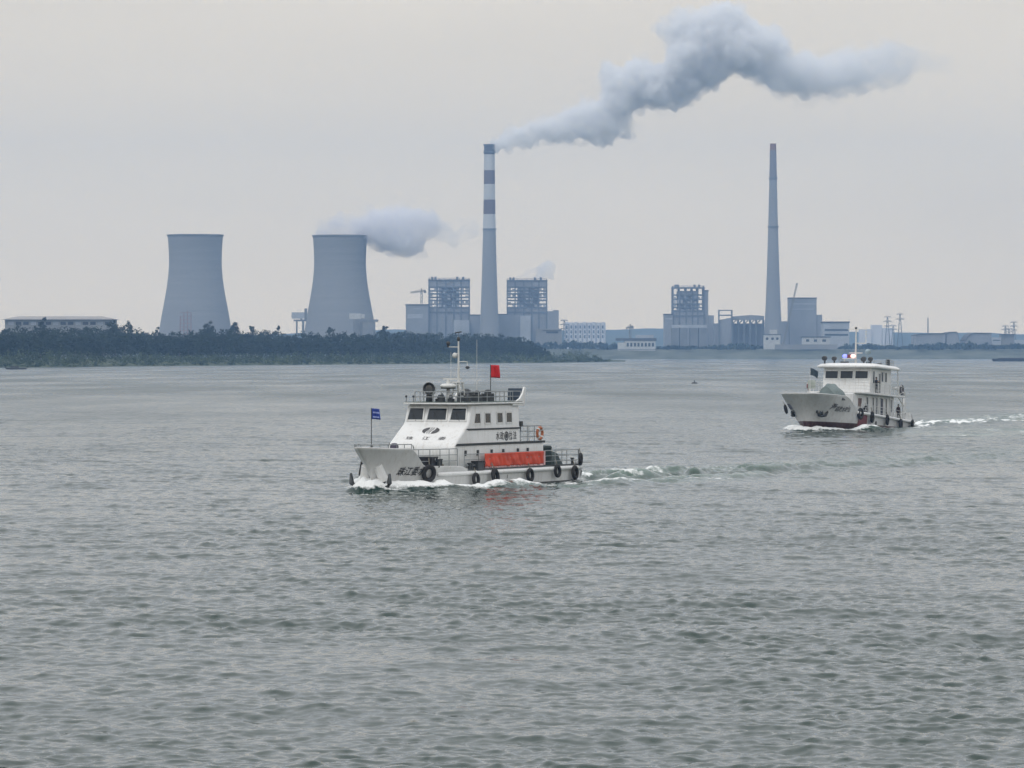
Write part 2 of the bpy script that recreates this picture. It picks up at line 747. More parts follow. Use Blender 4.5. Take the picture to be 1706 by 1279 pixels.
# rows get farther apart with distance, the way ripples stop mattering
ys = [70.0]
while ys[-1] < 900:
    ys.append(ys[-1] + max(0.075, 0.00118 * ys[-1]))
ys = np.array(ys)
dys = np.gradient(ys)
XW = 134.0
nx = 1080
HWD = 42 + (XW - 42) * (ys - 0) / ys[-1]       # the fine sheet widens with distance
TT = np.linspace(-1, 1, nx)
TT = 0.42 * TT + 0.58 * TT ** 3                 # columns closer together in mid channel
X = TT[None, :] * HWD[:, None]
Y = np.repeat(ys[:, None], nx, axis=1)
DY = np.repeat(dys[:, None], nx, axis=1)
DXG = HWD[:, None] * np.gradient(TT)[None, :]
Z = np.zeros_like(X)
DX = np.zeros_like(X)
DYd = np.zeros_like(X)
NWV = 84
wr = np.random.default_rng(3)
gust = 0.35 + 1.25 * fbm(X / 9, Y / 14, 5, 3)
for i in range(NWV):
    lam = 0.24 * (3.2 / 0.24) ** ((i + wr.random()) / NWV)
    ang = R(-100) + wr.normal() * R(46)
    kx, ky = math.cos(ang) * 2 * math.pi / lam, math.sin(ang) * 2 * math.pi / lam
    sl_ = 0.225 / math.sqrt(NWV / 2) * (1.0 if lam < 0.7 else (0.7 / lam) ** 0.85)
    A = sl_ * lam / (2 * math.pi)
    ph = kx * X + ky * Y + wr.random() * 6.283
    at = smooth(2.2, 4.5, (2 * math.pi / max(abs(ky), 1e-3)) / DY) * smooth(2.2, 4.5, (2 * math.pi / max(abs(kx), 1e-3)) / DXG)
    w = A * at * (gust if lam < 3 else 1.0)
    if i % 2 and lam > 0.5:                     # peaked crests for every other train
        Z += w * 1.25 * (1.28 - 2 * np.abs(np.sin(ph / 2)))
    else:
        Z += w * np.sin(ph)
    c = w * np.cos(ph) * 0.9
    DX += c * kx / math.hypot(kx, ky)
    DYd += c * ky / math.hypot(kx, ky)
for lam, ang, sl_, sd_ in ((5.2, -96, .035, 1), (7.5, -112, .034, 2), (10.5, -84, .030, 3), (15.0, -101, .022, 4), (6.3, -70, .026, 5), (3.9, -124, .030, 6)):
    kx, ky = math.cos(R(ang)) * 2 * math.pi / lam, math.sin(R(ang)) * 2 * math.pi / lam
    env = smooth(.35, .75, fbm(X / (lam * 2.2), Y / (lam * 3), 50 + sd_, 3))
    wob = 2.2 * fbm(X / (lam * 1.6), Y / (lam * 2), 70 + sd_, 3)
    ph = kx * X + ky * Y + wob * 2
    Z += 1.6 * sl_ * lam / 6.283 * env * (1.28 - 2 * np.abs(np.sin(ph / 2)))
# a few steeper humps of old wash
for k in range(27):
    hx, hy = wr.uniform(-30, 30), 78 + 150 * wr.random() ** 1.6
    ln, wd, am = wr.uniform(1.0, 2.6), wr.uniform(0.30, 0.6), wr.uniform(0.05, 0.13)
    tilt = wr.normal() * 0.12
    u = (X - hx)
    v = (Y - hy) + u * tilt + 0.25 * np.sin(u * 0.9 + k)
    Z += am * np.exp(-(u / ln) ** 2 - (v / wd) ** 2) - 0.35 * am * np.exp(-(u / ln) ** 2 - ((v + 1.1) / wd) ** 2)
foam = np.zeros_like(X)
turb = np.zeros_like(X)


def wash(B, xbow, xst, half, hs, arms, trail, tl, spread):
    """bow wave, side wash and wake of a boat, in its own axes"""
    global Z, foam, turb
    ca, sa = math.cos(B['rz']), math.sin(B['rz'])
    dx, dy = X - B['x'], Y - B['y']
    u = dx * ca + dy * sa          # forward
    v = -dx * sa + dy * ca         # to port
    n1 = fbm(u * 0.8, v * 1.1, 21, 4)
    n2 = fbm(u * 0.25, v * 0.7, 33, 4)
    av = np.abs(v)
    # hull waterline half breadth
    t = np.clip((u - xst) / (xbow - xst), 0, 1)
    hb = half * np.sqrt(np.clip(1 - np.clip((t - 0.5) / 0.5, 0, 1) ** 2.2, 0, 1))
    inside = (u > xst - 0.5) & (u < xbow + 1.5)
    e_ = av - hb
    # bow wave roll, thins out aft
    bw = np.where(inside, np.exp(-((e_ - 0.35 - 0.10 * (xbow - u)) / (0.65 + 0.06 * (xbow - u))) ** 2), 0)
    k = np.exp(-np.clip(xbow - u, 0, None) / 7.0)
    Z += hs * bw * k * (0.6 + 0.8 * n1)
    fo = bw * (0.35 + 0.95 * k) * smooth(0.2, 0.55, n1 + 0.35 * k)
    near = np.where(inside, np.exp(-(np.clip(e_, 0, None) / 0.5) ** 2), 0) * (0.25 + 0.55 * n2) * 0.9
    stem = np.exp(-(((u - xbow - 0.2) / 1.0) ** 2 + (v / 2.0) ** 2))
    Z += hs * 0.5 * stem * (0.5 + n1)
    foam = np.maximum(foam, np.maximum(fo, np.maximum(near, stem * (0.55 + 0.6 * n1))))
    # arms of the wake, outward at about twenty degrees
    s = xbow - u
    for sg in (1, -1):
        cv = sg * (half * 0.5 + s * 0.30)
        q = (v - cv) / (0.7 + 0.035 * np.clip(s, 0, None))
        ripple = np.sin(s * 0.55 + sg * v * 0.6)
        arm = np.where(s > 3, np.exp(-q * q) * np.exp(-np.clip(s - 3, 0, None) / arms), 0)
        Z += arm * hs * (0.35 + 0.75 * ripple * (0.3 + n2) + 0.8 * (n1 - 0.5))
        foam = np.maximum(foam, arm * smooth(0.50, 0.74, n1 + 0.20 * ripple) * 1.0)
        turb = np.maximum(turb, arm * 0.9)
    # churned trail astern
    s2 = xst - u
    wdt = half * 0.75 + spread * np.clip(s2, 0, None)
    tr = np.where(s2 > -0.8, np.exp(-(v / wdt) ** 4) * np.exp(-np.clip(s2, 0, None) / tl), 0)
    Z += tr * 0.55 * (fbm(u * 0.45, v * 0.9, 44, 4) - 0.42)
    foam = np.maximum(foam, tr * trail * smooth(0.34, 0.66, n1 * 0.6 + n2 * 0.5 + 0.12 * np.exp(-np.clip(s2, 0, None) / 10)))
    tr2 = np.where(s2 > -0.8, np.exp(-(v / (wdt * 1.25)) ** 4) * np.exp(-np.clip(s2, 0, None) / (tl * 2.8)), 0)
    Z += tr2 * 0.8 * (fbm(u * 0.3, v * 0.6, 47, 4) - 0.45)
    turb = np.maximum(turb, tr2 * (0.4 + 0.6 * n2) * 1.0)
    for sg in (1, -1):             # breaking edges of the trail
        q = (v - sg * wdt * 1.1) / (0.45 + 0.012 * np.clip(s2, 0, None))
        ed = np.where(s2 > -1.5, np.exp(-q * q) * np.exp(-np.clip(s2, 0, None) / (tl * 0.8)), 0)
        Z += ed * 0.42 * (0.2 + n2)
        foam = np.maximum(foam, ed * trail * smooth(0.42, 0.62, n1))


wash(B1, 10.0, -11.8, 2.8, 0.58, 26.0, 0.85, 30.0, 0.07)
# the rolling stern wave of the near boat, running on astern of her port quarter
ca1, sa1 = math.cos(B1['rz']), math.sin(B1['rz'])
u1 = (X - B1['x']) * ca1 + (Y - B1['y']) * sa1
v1 = -(X - B1['x']) * sa1 + (Y - B1['y']) * ca1
al = np.clip(-10 - u1, 0, None)
nn1, nn2 = fbm(u1 * .22, v1 * .5, 61, 4), fbm(u1 * .7, v1 * 1.2, 62, 4)
on_ = smooth(-9, -14, u1) * np.exp(-al / 55)
for v0, am, wd in ((4.6, .85, 1.0), (2.0, .6, .9), (7.4, .42, 1.0)):
    q_ = (v1 - v0 + .025 * al - 1.6 * (nn1 - .5)) / wd
    rd = on_ * np.exp(-q_ * q_) * smooth(.28, .62, nn1 + .25 * (nn2 - .5))
    Z += am * rd
    turb = np.maximum(turb, rd)
    foam = np.maximum(foam, rd * np.exp(-al / 14) * smooth(.45, .62, nn2))
wash(B2, 12.0, -17.0, 3.1, 0.45, 24.0, 0.9, 100.0, 0.08)
# pale aerated water lying to the right of the second boat, left by an earlier passing
pa = np.exp(-((Y - 424 - 1.1 * (X - 48)) / 26) ** 2) * smooth(34, 44, X) * (.35 + .65 * smooth(.35, .65, fbm(X / 5, Y / 9, 91, 4)))
foam = np.maximum(foam, pa * .62 * smooth(.42, .62, fbm(X / 2.2, Y / 5, 92, 4)))
turb = np.maximum(turb, pa * .95)
edge = smooth(0, .12, 1 - np.abs(X) / HWD[:, None]) * smooth(0, 420, ys[-1] - Y) * smooth(0, 4, Y - 70)
Z *= edge
YS = Y.copy()
vx = np.stack([X + DX * edge, Y + DYd * edge, Z], axis=-1).reshape(-1, 3)
ny = len(ys)
idx = np.arange(nx * ny).reshape(ny, nx)
q = np.stack([idx[:-1, :-1], idx[:-1, 1:], idx[1:, 1:], idx[1:, :-1]], axis=-1).reshape(-1, 4)
yl, xl, yn, xn = ys[-1], XW, ys[0], HWD[0]
# plain sheet all round, out to the horizon
ring = [(-xn, yn, 0), (xn, yn, 0), (xl, yl, 0), (-xl, yl, 0),
        (-5000, -500, 0), (5000, -500, 0), (5000, 9600, 0), (-5000, 9600, 0)]
o4 = len(vx)
vx = np.concatenate([vx, np.array(ring)])
rq = np.array([(o4 + 4, o4 + 5, o4 + 1, o4), (o4 + 5, o4 + 6, o4 + 2, o4 + 1), (o4 + 6, o4 + 7, o4 + 3, o4 + 2), (o4 + 7, o4 + 4, o4, o4 + 3)])
q = np.concatenate([q, rq])
water = mesh_np('water', vx, q, W, smooth=True)
ca_ = np.zeros((len(vx), 4), dtype=np.float32)
ca_[:nx * ny, 0] = np.clip(foam, 0, 1).ravel()
ca_[:nx * ny, 1] = np.clip(turb, 0, 1).ravel()
ca_[:, 2] = 1
ca_[:nx * ny, 2] = (smooth(220, 900, YS) ** .8).ravel()
ca_[:, 3] = 1
at = water.data.color_attributes.new('churn', 'FLOAT_COLOR', 'POINT')
at.data.foreach_set('color', ca_.ravel())
tag(water, 'wide grey river rippled by wind and crossed by boat wakes', 'river', kind='structure')
del X, Y, Z, DX, DYd, DY, foam, turb, vx, q, ca_


def on(B, x, y, z):
    """a point given in a boat's drawing axes, as that boat is scaled"""
    return Vector((x * B.get('sx', 1) + B.get('ox', 0), y * B.get('sy', 1), z))

# ------------------------------------------------------------------ hulls
WHITE = mat('white_boat_paint', (0.74, 0.75, 0.75), 0.38, 0.05, 0.6, dirt=(0.42, 0.38, 0.33), dirt_amt=0.6)
WHITE2 = mat('ivory_boat_paint', (0.70, 0.71, 0.71), 0.42, 0.05, 0.6, dirt=(0.4, 0.33, 0.26), dirt_amt=0.6)
DECK = mat('dark_deck_paint', (0.10, 0.13, 0.12), 0.8, 0.3, 2)
GLASS = glass_mat('dark_window_glass')
BLACKT = mat('tyre_rubber', (0.018, 0.018, 0.02), 0.8, 0.4, 4)
STEEL = mat('grey_rail_paint', (0.26, 0.28, 0.29), 0.5, 0.15, 3)
STEELW = mat('white_rail_paint', (0.6, 0.61, 0.6), 0.5, 0.1, 3)
DARKM = mat('dark_grey_metal', (0.04, 0.045, 0.05), 0.5, 0.3, 3)
INK = mat('black_lettering', (0.025, 0.028, 0.035), 0.6, 0.1, 3)
GREYINK = mat('grey_lettering', (0.075, 0.075, 0.08), 0.6, 0.2, 3)
TRIM = mat('black_stripe_paint', (0.02, 0.025, 0.028), 0.5, 0.2, 3)
ROPE = mat('rope_fibre', (0.22, 0.2, 0.16), 0.9, 0.2, 8)
GREENT = mat('grey_green_tarpaulin', (0.16, 0.20, 0.20), 0.8, 0.25, 1.2)
DGREEN = mat('dark_green_tarpaulin', (0.02, 0.035, 0.035), 0.7, 0.3, 1.2)
ORANGE = mat('life_ring_orange', (0.42, 0.13, 0.05), 0.6, 0.1, 3)


class Hull:
    def __init__(s, xt, xw, rake, zt, bmax, zs, zb=-0.9, pw=(1.7, 3.4), qw=(0.8, 0.5), side=0.90, t0=0.5):
        s.xt, s.xw, s.rake, s.zt, s.bmax, s.zs, s.zb, s.pw, s.qw, s.side, s.t0 = xt, xw, rake, zt, bmax, zs, zb, pw, qw, side, t0

    def xs(s, z):
        k = max(0.0, z) / s.zt
        return s.xw + s.rake * (0.55 * k + 0.45 * k * k) - (0.6 * (-z) if z < 0 else 0)

    def half(s, x, z):
        e = min(1, max(0, (z - s.zb) / (s.zt - s.zb)))
        t = (x - s.xt) / (s.xs(z) - s.xt)
        u = min(1, max(0, (t - s.t0) / (1 - s.t0)))
        p = s.pw[0] + (s.pw[1] - s.pw[0]) * e
        q = s.qw[0] + (s.qw[1] - s.qw[0]) * e
        lo = 0.35 + 0.65 * min(1, (z - s.zb) / 0.8)
        aft = 1 - 0.06 * max(0, 0.25 - t) / 0.25
        return s.bmax * (s.side + (1 - s.side) * e) * max(0, 1 - u ** p) ** q * lo * aft

    def shell(s, ts, nz=12):
        mb = MB()
        cols = []
        for t in ts:
            xd = s.xt + (s.xs(s.zt) - s.xt) * t
            top = s.zs(xd)
            col = []
            for k in range(nz + 1):
                z = s.zb + (top - s.zb) * k / nz
                x = s.xt + (s.xs(z) - s.xt) * t
                col.append((x, s.half(x, z), z))
            cols.append(col)
        n = nz + 1
        for sg in (1, -1):
            o = len(mb.v)
            for c in cols:
                mb.v += [(x, sg * y, z) for x, y, z in c]
            for i in range(len(cols) - 1):
                for k in range(nz):
                    f = (o + i * n + k, o + (i + 1) * n + k, o + (i + 1) * n + k + 1, o + i * n + k + 1)
                    mb.f.append(f if sg < 0 else f[::-1])
        a, b = 0, len(cols) * n
        for k in range(nz):                       # transom
            mb.f.append((a + k, a + k + 1, b + k + 1, b + k))
        for i in range(len(cols) - 1):            # flat bottom under water
            mb.f.append((a + i * n, b + i * n, b + (i + 1) * n, a + (i + 1) * n))
        import bmesh
        bm = bmesh.new()
        for p in mb.v:
            bm.verts.new(p)
        bm.verts.ensure_lookup_table()
        for f in mb.f:
            try:
                bm.faces.new([bm.verts[i] for i in f])
            except ValueError:
                pass
        bmesh.ops.remove_doubles(bm, verts=bm.verts, dist=0.004)
        out = MB()
        bm.verts.index_update()
        out.v = [tuple(v.co) for v in bm.verts]
        out.f = [tuple(v.index for v in f.verts) for f in bm.faces]
        bm.free()
        return out

    def deck(s, xa, xb, zf, n=40, inset=0.04, ths=0.05):
        mb = MB()
        for i in range(n + 1):
            x = xa + (xb - xa) * i / n
            z = zf(x)
            y = max(0.0, s.half(x, z) - inset)
            mb.v += [(x, y, z), (x, -y, z)]
        mb.f = [(2 * i, 2 * i + 1, 2 * i + 3, 2 * i + 2) for i in range(n)]
        return mb

    def edge(s, xa, xb, zf, sg=1, n=14, out=0.0):
        r = []
        for i in range(n + 1):
            x = xa + (xb - xa) * i / n
            z = zf(x)
            r.append((x, sg * (s.half(x, z) + out), z))
        return r

    def write(s, body, size, x0, z0, shear=0.2, sg=1, bold=0.0, out=0.02, wide=1.0):
        vs, fs = text_mesh(body, size, shear, bold)
        import bmesh
        bm = bmesh.new()
        bv = [bm.verts.new((a, b, 0)) for a, b, _ in vs]
        for f in fs:
            try:
                bm.faces.new([bv[i] for i in f])
            except ValueError:
                pass
        for _ in range(3):
            bmesh.ops.triangulate(bm, faces=bm.faces)
            le = [e for e in bm.edges if e.calc_length() > .09]
            if le:
                bmesh.ops.subdivide_edges(bm, edges=le, cuts=1)
        bmesh.ops.triangulate(bm, faces=bm.faces)
        bm.verts.index_update()
        vs = [tuple(v.co) for v in bm.verts]
        fs = [tuple(v.index for v in f.verts) for f in bm.faces]
        bm.free()
        mb = MB()
        pts = []
        for u, v, _ in vs:
            x, z = x0 - sg * u * wide, z0 + v
            pts.append((x, sg * (s.half(x, z) + out), z))
        return mb.add(pts, fs)

    def patch(s, poly, sg=1, out=0.012, n=8):
        """painted four-sided patch: poly = corners (x, z) in order, wrapped on the side"""
        mb = MB()
        (x0, z0), (x1, z1), (x2, z2), (x3, z3) = poly
        for i in range(n + 1):
            a = i / n
            for j in range(n + 1):
                b = j / n
                x = (x0 * (1 - a) + x1 * a) * (1 - b) + (x3 * (1 - a) + x2 * a) * b
                z = (z0 * (1 - a) + z1 * a) * (1 - b) + (z3 * (1 - a) + z2 * a) * b
                mb.v.append((x, sg * (s.half(x, z) + out), z))
        mb.f = [(i * (n + 1) + j, (i + 1) * (n + 1) + j, (i + 1) * (n + 1) + j + 1, i * (n + 1) + j + 1) for i in range(n) for j in range(n)]
        return mb


def window(root, q, m=GLASS, fm=WHITE, fw=0.05, th=0.02, name='window', frame=True):
    """one glazed opening: the pane a slab, its frame a sub-part standing proud"""
    q = [Vector(p) for p in q]
    g = MB().slab(q, th).build(name, m, root)
    if frame:
        c = sum(q, Vector()) / 4
        f = MB()
        for i in range(4):
            a, b = q[i], q[(i + 1) % 4]
            d = (b - a).normalized()
            f.bar(a - d * fw * .5, b + d * fw * .5, fw, fw + 2 * th)
        f.build('frame', fm, g)
    return g


def tyre_proto():
    mb = MB()
    rr, tw = 0.30, 0.10
    prof = []
    for k in range(12):
        a = 2 * math.pi * k / 12
        prof.append((rr + 0.125 * math.cos(a) * (1.0 if math.cos(a) > 0 else 0.8), tw * math.sin(a)))
    mb.lathe(prof, n=28, closed=True, M=Matrix.Rotation(R(90), 3, 'X'))
    o = mb.build('tyre_fender', BLACKT, smooth=True)
    MB().tube([(0, 0, 0.28), (0.02, -0.03, 0.5), (0, -0.1, 0.72)], 0.022, 6).build('rope', ROPE, o)
    return o


TYRE = tyre_proto()
TYRE_USED = [False]


def tyre(B, x, y, z, label, s=1.0, yaw=0.0, tilt=0.0, group='tyre fenders hung on the boats'):
    M = B['M'] @ Matrix.Translation(on(B, x, y, z)) @ Matrix.Rotation(yaw, 4, 'Z') @ Matrix.Rotation(tilt, 4, 'X') @ Matrix.Scale(s, 4)
    if TYRE_USED[0]:
        o = dup(TYRE)
    else:
        o = TYRE
        TYRE_USED[0] = True
    o.matrix_world = M
    return tag(o, label, 'tyre', group)


def put(o, B):
    """set a thing built in a boat's axes down on that boat"""
    o.location = on(B, *o.location)
    o.matrix_world = B['M'] @ o.matrix_basis
    return o


def cloth(w, h, n=14, wave=0.12, seed=0, sag=0.0, notch=0.0):
    """a flag panel, hoist at u=0, as thin cloth with folds; returned in (x, y, z)"""
    mb = MB()
    m = 8
    for i in range(n + 1):
        u = i / n
        for j in range(m + 1):
            v = j / m
            y = wave * u * math.sin(u * 7 + v * 1.5 + seed) + 0.4 * wave * math.sin(u * 13 + v * 4 + seed)
            ww = w * (1 - notch * abs(math.sin(v * math.pi * 1.0 + 0.6)) * u * 0.3)
            mb.v.append((u * ww, y * (0.2 + u), v * h - sag * u * u))
    mb.f = [(i * (m + 1) + j, (i + 1) * (m + 1) + j, (i + 1) * (m + 1) + j + 1, i * (m + 1) + j + 1) for i in range(n) for j in range(m)]
    return mb


# ================================================================== boat one: white launch in front
def b1_sheer(x):
    a = 1.08 + 0.32 * smooth(3.6, 5.2, x) + 0.04 * max(0, x - 5.2) / 4
    return float(a + (2.52 - a) * smooth(8.3, 8.95, x) + 0.05 * max(0, x - 10))


H1 = Hull(-11.8, 10.0, 1.9, 2.5, 2.8, b1_sheer, pw=(2.1, 3.1), qw=(1.0, 1.0), t0=0.6)
HULL1 = band_mat('launch_hull_paint', [(-9, (0.03, 0.035, 0.035)), (0.16, (0.72, 0.73, 0.73))], 0.42, var=0.10, scale=0.9, dirt=((0.36, 0.31, 0.25), 0.38))
boat1 = empty('patrol_boat', (B1['x'], B1['y'], 0), 'white river launch with sloping lettered front and a red banner along its rail', 'boat', rz=B1['rz'])
ts = sorted(set([i / 34 for i in range(27)] + [0.80 + 0.2 * (i / 30) for i in range(31)]))
hull = H1.shell(ts, 26).build('hull', HULL1, boat1, smooth=True, solid=0.05)
dk = lambda x: 1.06 + 0.3 * float(smooth(3.6, 5.2, x))
H1.deck(-11.75, 10.7, lambda x: dk(x) - 0.03, 60).build('deck', DECK, boat1)
# rubbing strake along both sides and round the stern
for sg in (1, -1):
    st = H1.edge(-11.75, 6.3, lambda x: 0.93, sg, 24, 0.02)
    MB().tube(st, 0.13, 10).build('rubbing_strake', WHITE, boat1, smooth=True)
    MB().tube(H1.edge(-11.75, 3.4, lambda x: 1.13, sg, 24, -0.02), 0.05, 6).build('deck_edge', TRIM, boat1)
MB().tube([(-11.85, -2.5, 0.93), (-11.85, 2.5, 0.93)], 0.13, 10).build('rubbing_strake', WHITE, boat1, smooth=True)
# superstructure: one silhouette pushed across, narrowing upwards
hw = lambda z: 2.3 - 0.035 * max(0, z - 2.6)
prof = [(-7.15, 1.0), (3.95, 1.0), (4.3, 1.5), (4.42, 2.0), (4.38, 2.45), (4.2, 2.75), (2.62, 3.84), (2.48, 3.98), (2.12, 5.02), (-4.0, 5.02), (-4.05, 2.62), (-7.15, 2.6)]
sup = MB().prism(prof, -1, 1, half=hw).build('superstructure', WHITE, boat1, bevel=0.14, segs=3, smooth=True)
roofp = [(2.62, -2.2), (2.75, -1.2), (2.78, 0), (2.75, 1.2), (2.62, 2.2), (2.2, 2.42), (-4.3, 2.38), (-4.3, -2.38), (2.2, -2.42)]
MB().prism(roofp, 5.03, 5.13, axis='Z').build('roof', WHITE, boat1, bevel=0.03)
MB().prism([(a * 0.985 + .02, b * 0.985) for a, b in roofp], 5.135, 5.17, axis='Z').build('roof_covering', DECK, boat1)
# front windows lie on the raked wheelhouse front
fx = lambda z: 2.48 - (z - 3.98) * 0.36 / 1.04
for y0, y1, sk in ((-2.0, -0.92, 1), (-0.68, 0.68, 0), (0.92, 2.0, -1)):
    z0, z1 = 4.05, 4.82
    q = [(fx(z0) + .02, y0 - 0.03 * (sk == 1), z0), (fx(z0) + .02, y1 + 0.03 * (sk == -1), z0), (fx(z1) + .02, y1 - .05, z1), (fx(z1) + .02, y0 + .05, z1)]
    w = window(boat1, q, fw=0.07)
for y in (-1.5, 0, 1.5):
    MB().tube([(fx(4.03) + .06, y + .1, 4.03), (fx(4.5) + .07, y - .25, 4.5)], 0.015, 5).build('wiper', DARKM, boat1)
for xa, xb in ((1.92, 1.08), (0.52, -0.22), (-1.02, -1.76), (-2.22, -2.96)):
    y = hw(4.2) + 0.006
    lean = 0.22 if xa > 1.5 else 0
    window(boat1, [(xa, y, 3.86), (xb, y, 3.86), (xb, y - .02, 4.52), (xa - lean, y - .02, 4.52)], fw=0.06)
    window(boat1, [(xa, -y, 3.86), (xb, -y, 3.86), (xb, -y + .02, 4.52), (xa - lean, -y + .02, 4.52)], fw=0.06)
for sg in (1, -1):
    s_ = MB()
    s_.slab([(2.62, sg * (hw(3.5) + .02), 3.48), (-4.0, sg * (hw(3.5) + .02), 3.48), (-4.0, sg * (hw(3.5) + .02), 3.58), (2.9, sg * (hw(3.5) + .02), 3.58)], 0.02)
    s_.build('black_stripe', TRIM, boat1)
    s_ = MB()
    s_.slab([(4.3, sg * (hw(2.6) + .02), 2.56), (-7.25, sg * (hw(2.6) + .02), 2.56), (-7.25, sg * (hw(2.6) + .02), 2.70), (4.1, sg * (hw(2.6) + .02), 2.70)], 0.02)
    s_.build('black_stripe', TRIM, boat1)
    for x in (3.1, 1.55, -0.2, -1.7, -3.6, -4.9):      # little vent cowls along the lower house
        po = MB()
        po.bx((x - .07, sg * hw(2) - .02, 2.02), (x + .07, sg * (hw(2) + .10), 2.28))
        po.bx((x - .10, sg * hw(2) - .02, 1.95), (x + .10, sg * (hw(2) + .05), 2.02))
        po.build('vent_cowl', DARKM, boat1)
MB().slab([(-7.17, -1.0, 1.05), (-7.17, -0.2, 1.05), (-7.17, -0.2, 2.5), (-7.17, -1.0, 2.5)], 0.015).build('door', WHITE2, boat1)
# rail round the upper after deck
r_ = MB()
rail(r_, [(-4.3, 2.15, 2.62), (-7.05, 2.15, 2.62), (-7.05, -2.15, 2.62), (-4.3, -2.15, 2.62)], 1.0, 0.03, 2, 0.9)
r_.build('railing', STEEL, boat1)
# roof rail, in two runs, with the raised wing at its after end
r_ = MB()
rail(r_, [(-3.2, 2.2, 5.16), (1.2, 2.2, 5.16), (2.0, 1.4, 5.16), (2.0, -1.4, 5.16), (1.2, -2.2, 5.16), (-3.2, -2.2, 5.16)], 0.62, 0.03, 1, 1.0)
r_.build('railing', STEEL, boat1)
r_ = MB()
rail(r_, [(-4.25, 2.2, 5.16), (-4.25, -2.2, 5.16)], 0.62, 0.028, 1, 0.8)
r_.build('railing', STEEL, boat1)
wing = [(-3.0, 4.9), (-4.5, 4.9), (-4.72, 6.02), (-4.5, 6.04), (-4.28, 5.66), (-3.95, 5.36), (-3.45, 5.18), (-2.9, 5.12)]
for sg in (1, -1):
    MB().prism(wing, sg * 2.22, sg * 2.34).build('wing_panel', WHITE, boat1, bevel=0.02)
MB().slab([(-4.42, 2.2, 5.2), (-4.42, 1.2, 5.2), (-4.52, 1.2, 5.95), (-4.52, 2.2, 5.95)], 0.03).build('wing_screen', mat('navy_screen', (0.03, 0.05, 0.08), 0.5), boat1)
# mast, with arms, camera dome and anemometer
mx_, my_ = -0.3, 0.0
m_ = MB()
for sx_ in (-0.42, 0.42):
    for sy_ in (-0.3, 0.3):
        m_.bar((mx_ + sx_, my_ + sy_, 5.16), (mx_ + sx_ * .45, my_ + sy_ * .5, 6.32), 0.09)
for z in (5.5, 5.85, 6.2):
    k = 1 - (z - 5.16) / 1.16 * .55
    for a, b in (((-1, -1), (1, -1)), ((1, -1), (1, 1)), ((1, 1), (-1, 1)), ((-1, 1), (-1, -1))):
        m_.bar((mx_ + a[0] * .42 * k, my_ + a[1] * .3 * k, z), (mx_ + b[0] * .42 * k, my_ + b[1] * .3 * k, z), 0.05)
m_.box((mx_, my_, 6.34), (0.6, 0.5, 0.06))
m_.build('mast_base', STEELW, boat1)
m_ = MB().tube([(mx_, my_, 6.3), (mx_, my_, 8.85)], [0.075, 0.05], 8)
m_.tube([(mx_, my_, 8.5), (mx_, -0.78, 8.5)], 0.03, 6).tube([(mx_, my_, 7.6), (mx_, 0.6, 7.6), (mx_, 0.62, 7.35)], 0.03, 6)
m_.tube([(mx_, my_, 8.1), (mx_, -0.2, 8.1)], 0.03, 6)
mast = m_.build('mast', STEELW, boat1)
MB().sphere((mx_, -0.72, 8.72), 0.13, 10).box((mx_, -0.72, 8.55), (0.1, 0.1, 0.14)).build('mast_lamp', DARKM, mast)
MB().sphere((mx_, my_, 8.98), 0.11, 10, (1, 1, 1.3)).tube([(mx_, my_, 9.0), (mx_, my_, 9.4)], 0.015, 5).bar((mx_, my_ - .22, 9.36), (mx_, my_ + .2, 9.42), 0.05, 0.07).build('wind_vane', DARKM, mast)
MB().sphere((mx_, -0.26, 7.98), 0.16, 12, (1, 1, 1.1)).build('camera_dome', STEELW, mast)
MB().sphere((mx_, 0.62, 7.25), 0.12, 10, (1.2, 1.2, .8)).build('camera_dome', DARKM, mast)
MB().tube([(-2.0, 0.35, 5.2), (-2.0, 0.35, 8.95)], [0.025, 0.012], 6).build('whip_antenna', STEELW, boat1)
MB().tube([(-0.1, -0.42, 5.2), (-0.1, -0.42, 8.2)], [0.02, 0.01], 5).build('whip_antenna', STEELW, boat1)
# radar: pedestal, drum and bar
rd = MB().lathe([(0.0, 5.16), (.16, 5.16), (.14, 5.5), (.1, 5.95), (0, 5.95)], (0.55, -0.25, 0), 12).build('radar', STEELW, boat1, smooth=True)
MB().lathe([(0, 6.0), (.42, 6.0), (.5, 6.08), (.5, 6.16), (.38, 6.26), (0, 6.28)], (0.55, -0.25, 0), 20).build('radar_dome', STEELW, rd, smooth=True)
MB().lathe([(0, 5.94), (.46, 5.96), (.47, 6.0), (0, 6.0)], (0.55, -0.25, 0), 20).build('radar_plate', DARKM, rd)
MB().lathe([(0, 6.28), (.12, 6.28), (.1, 6.5), (0, 6.5)], (0.55, -0.25, 0), 10).box((0.55, 0.05, 6.56), (0.1, 1.25, 0.1)).build('radar_bar', STEELW, rd)
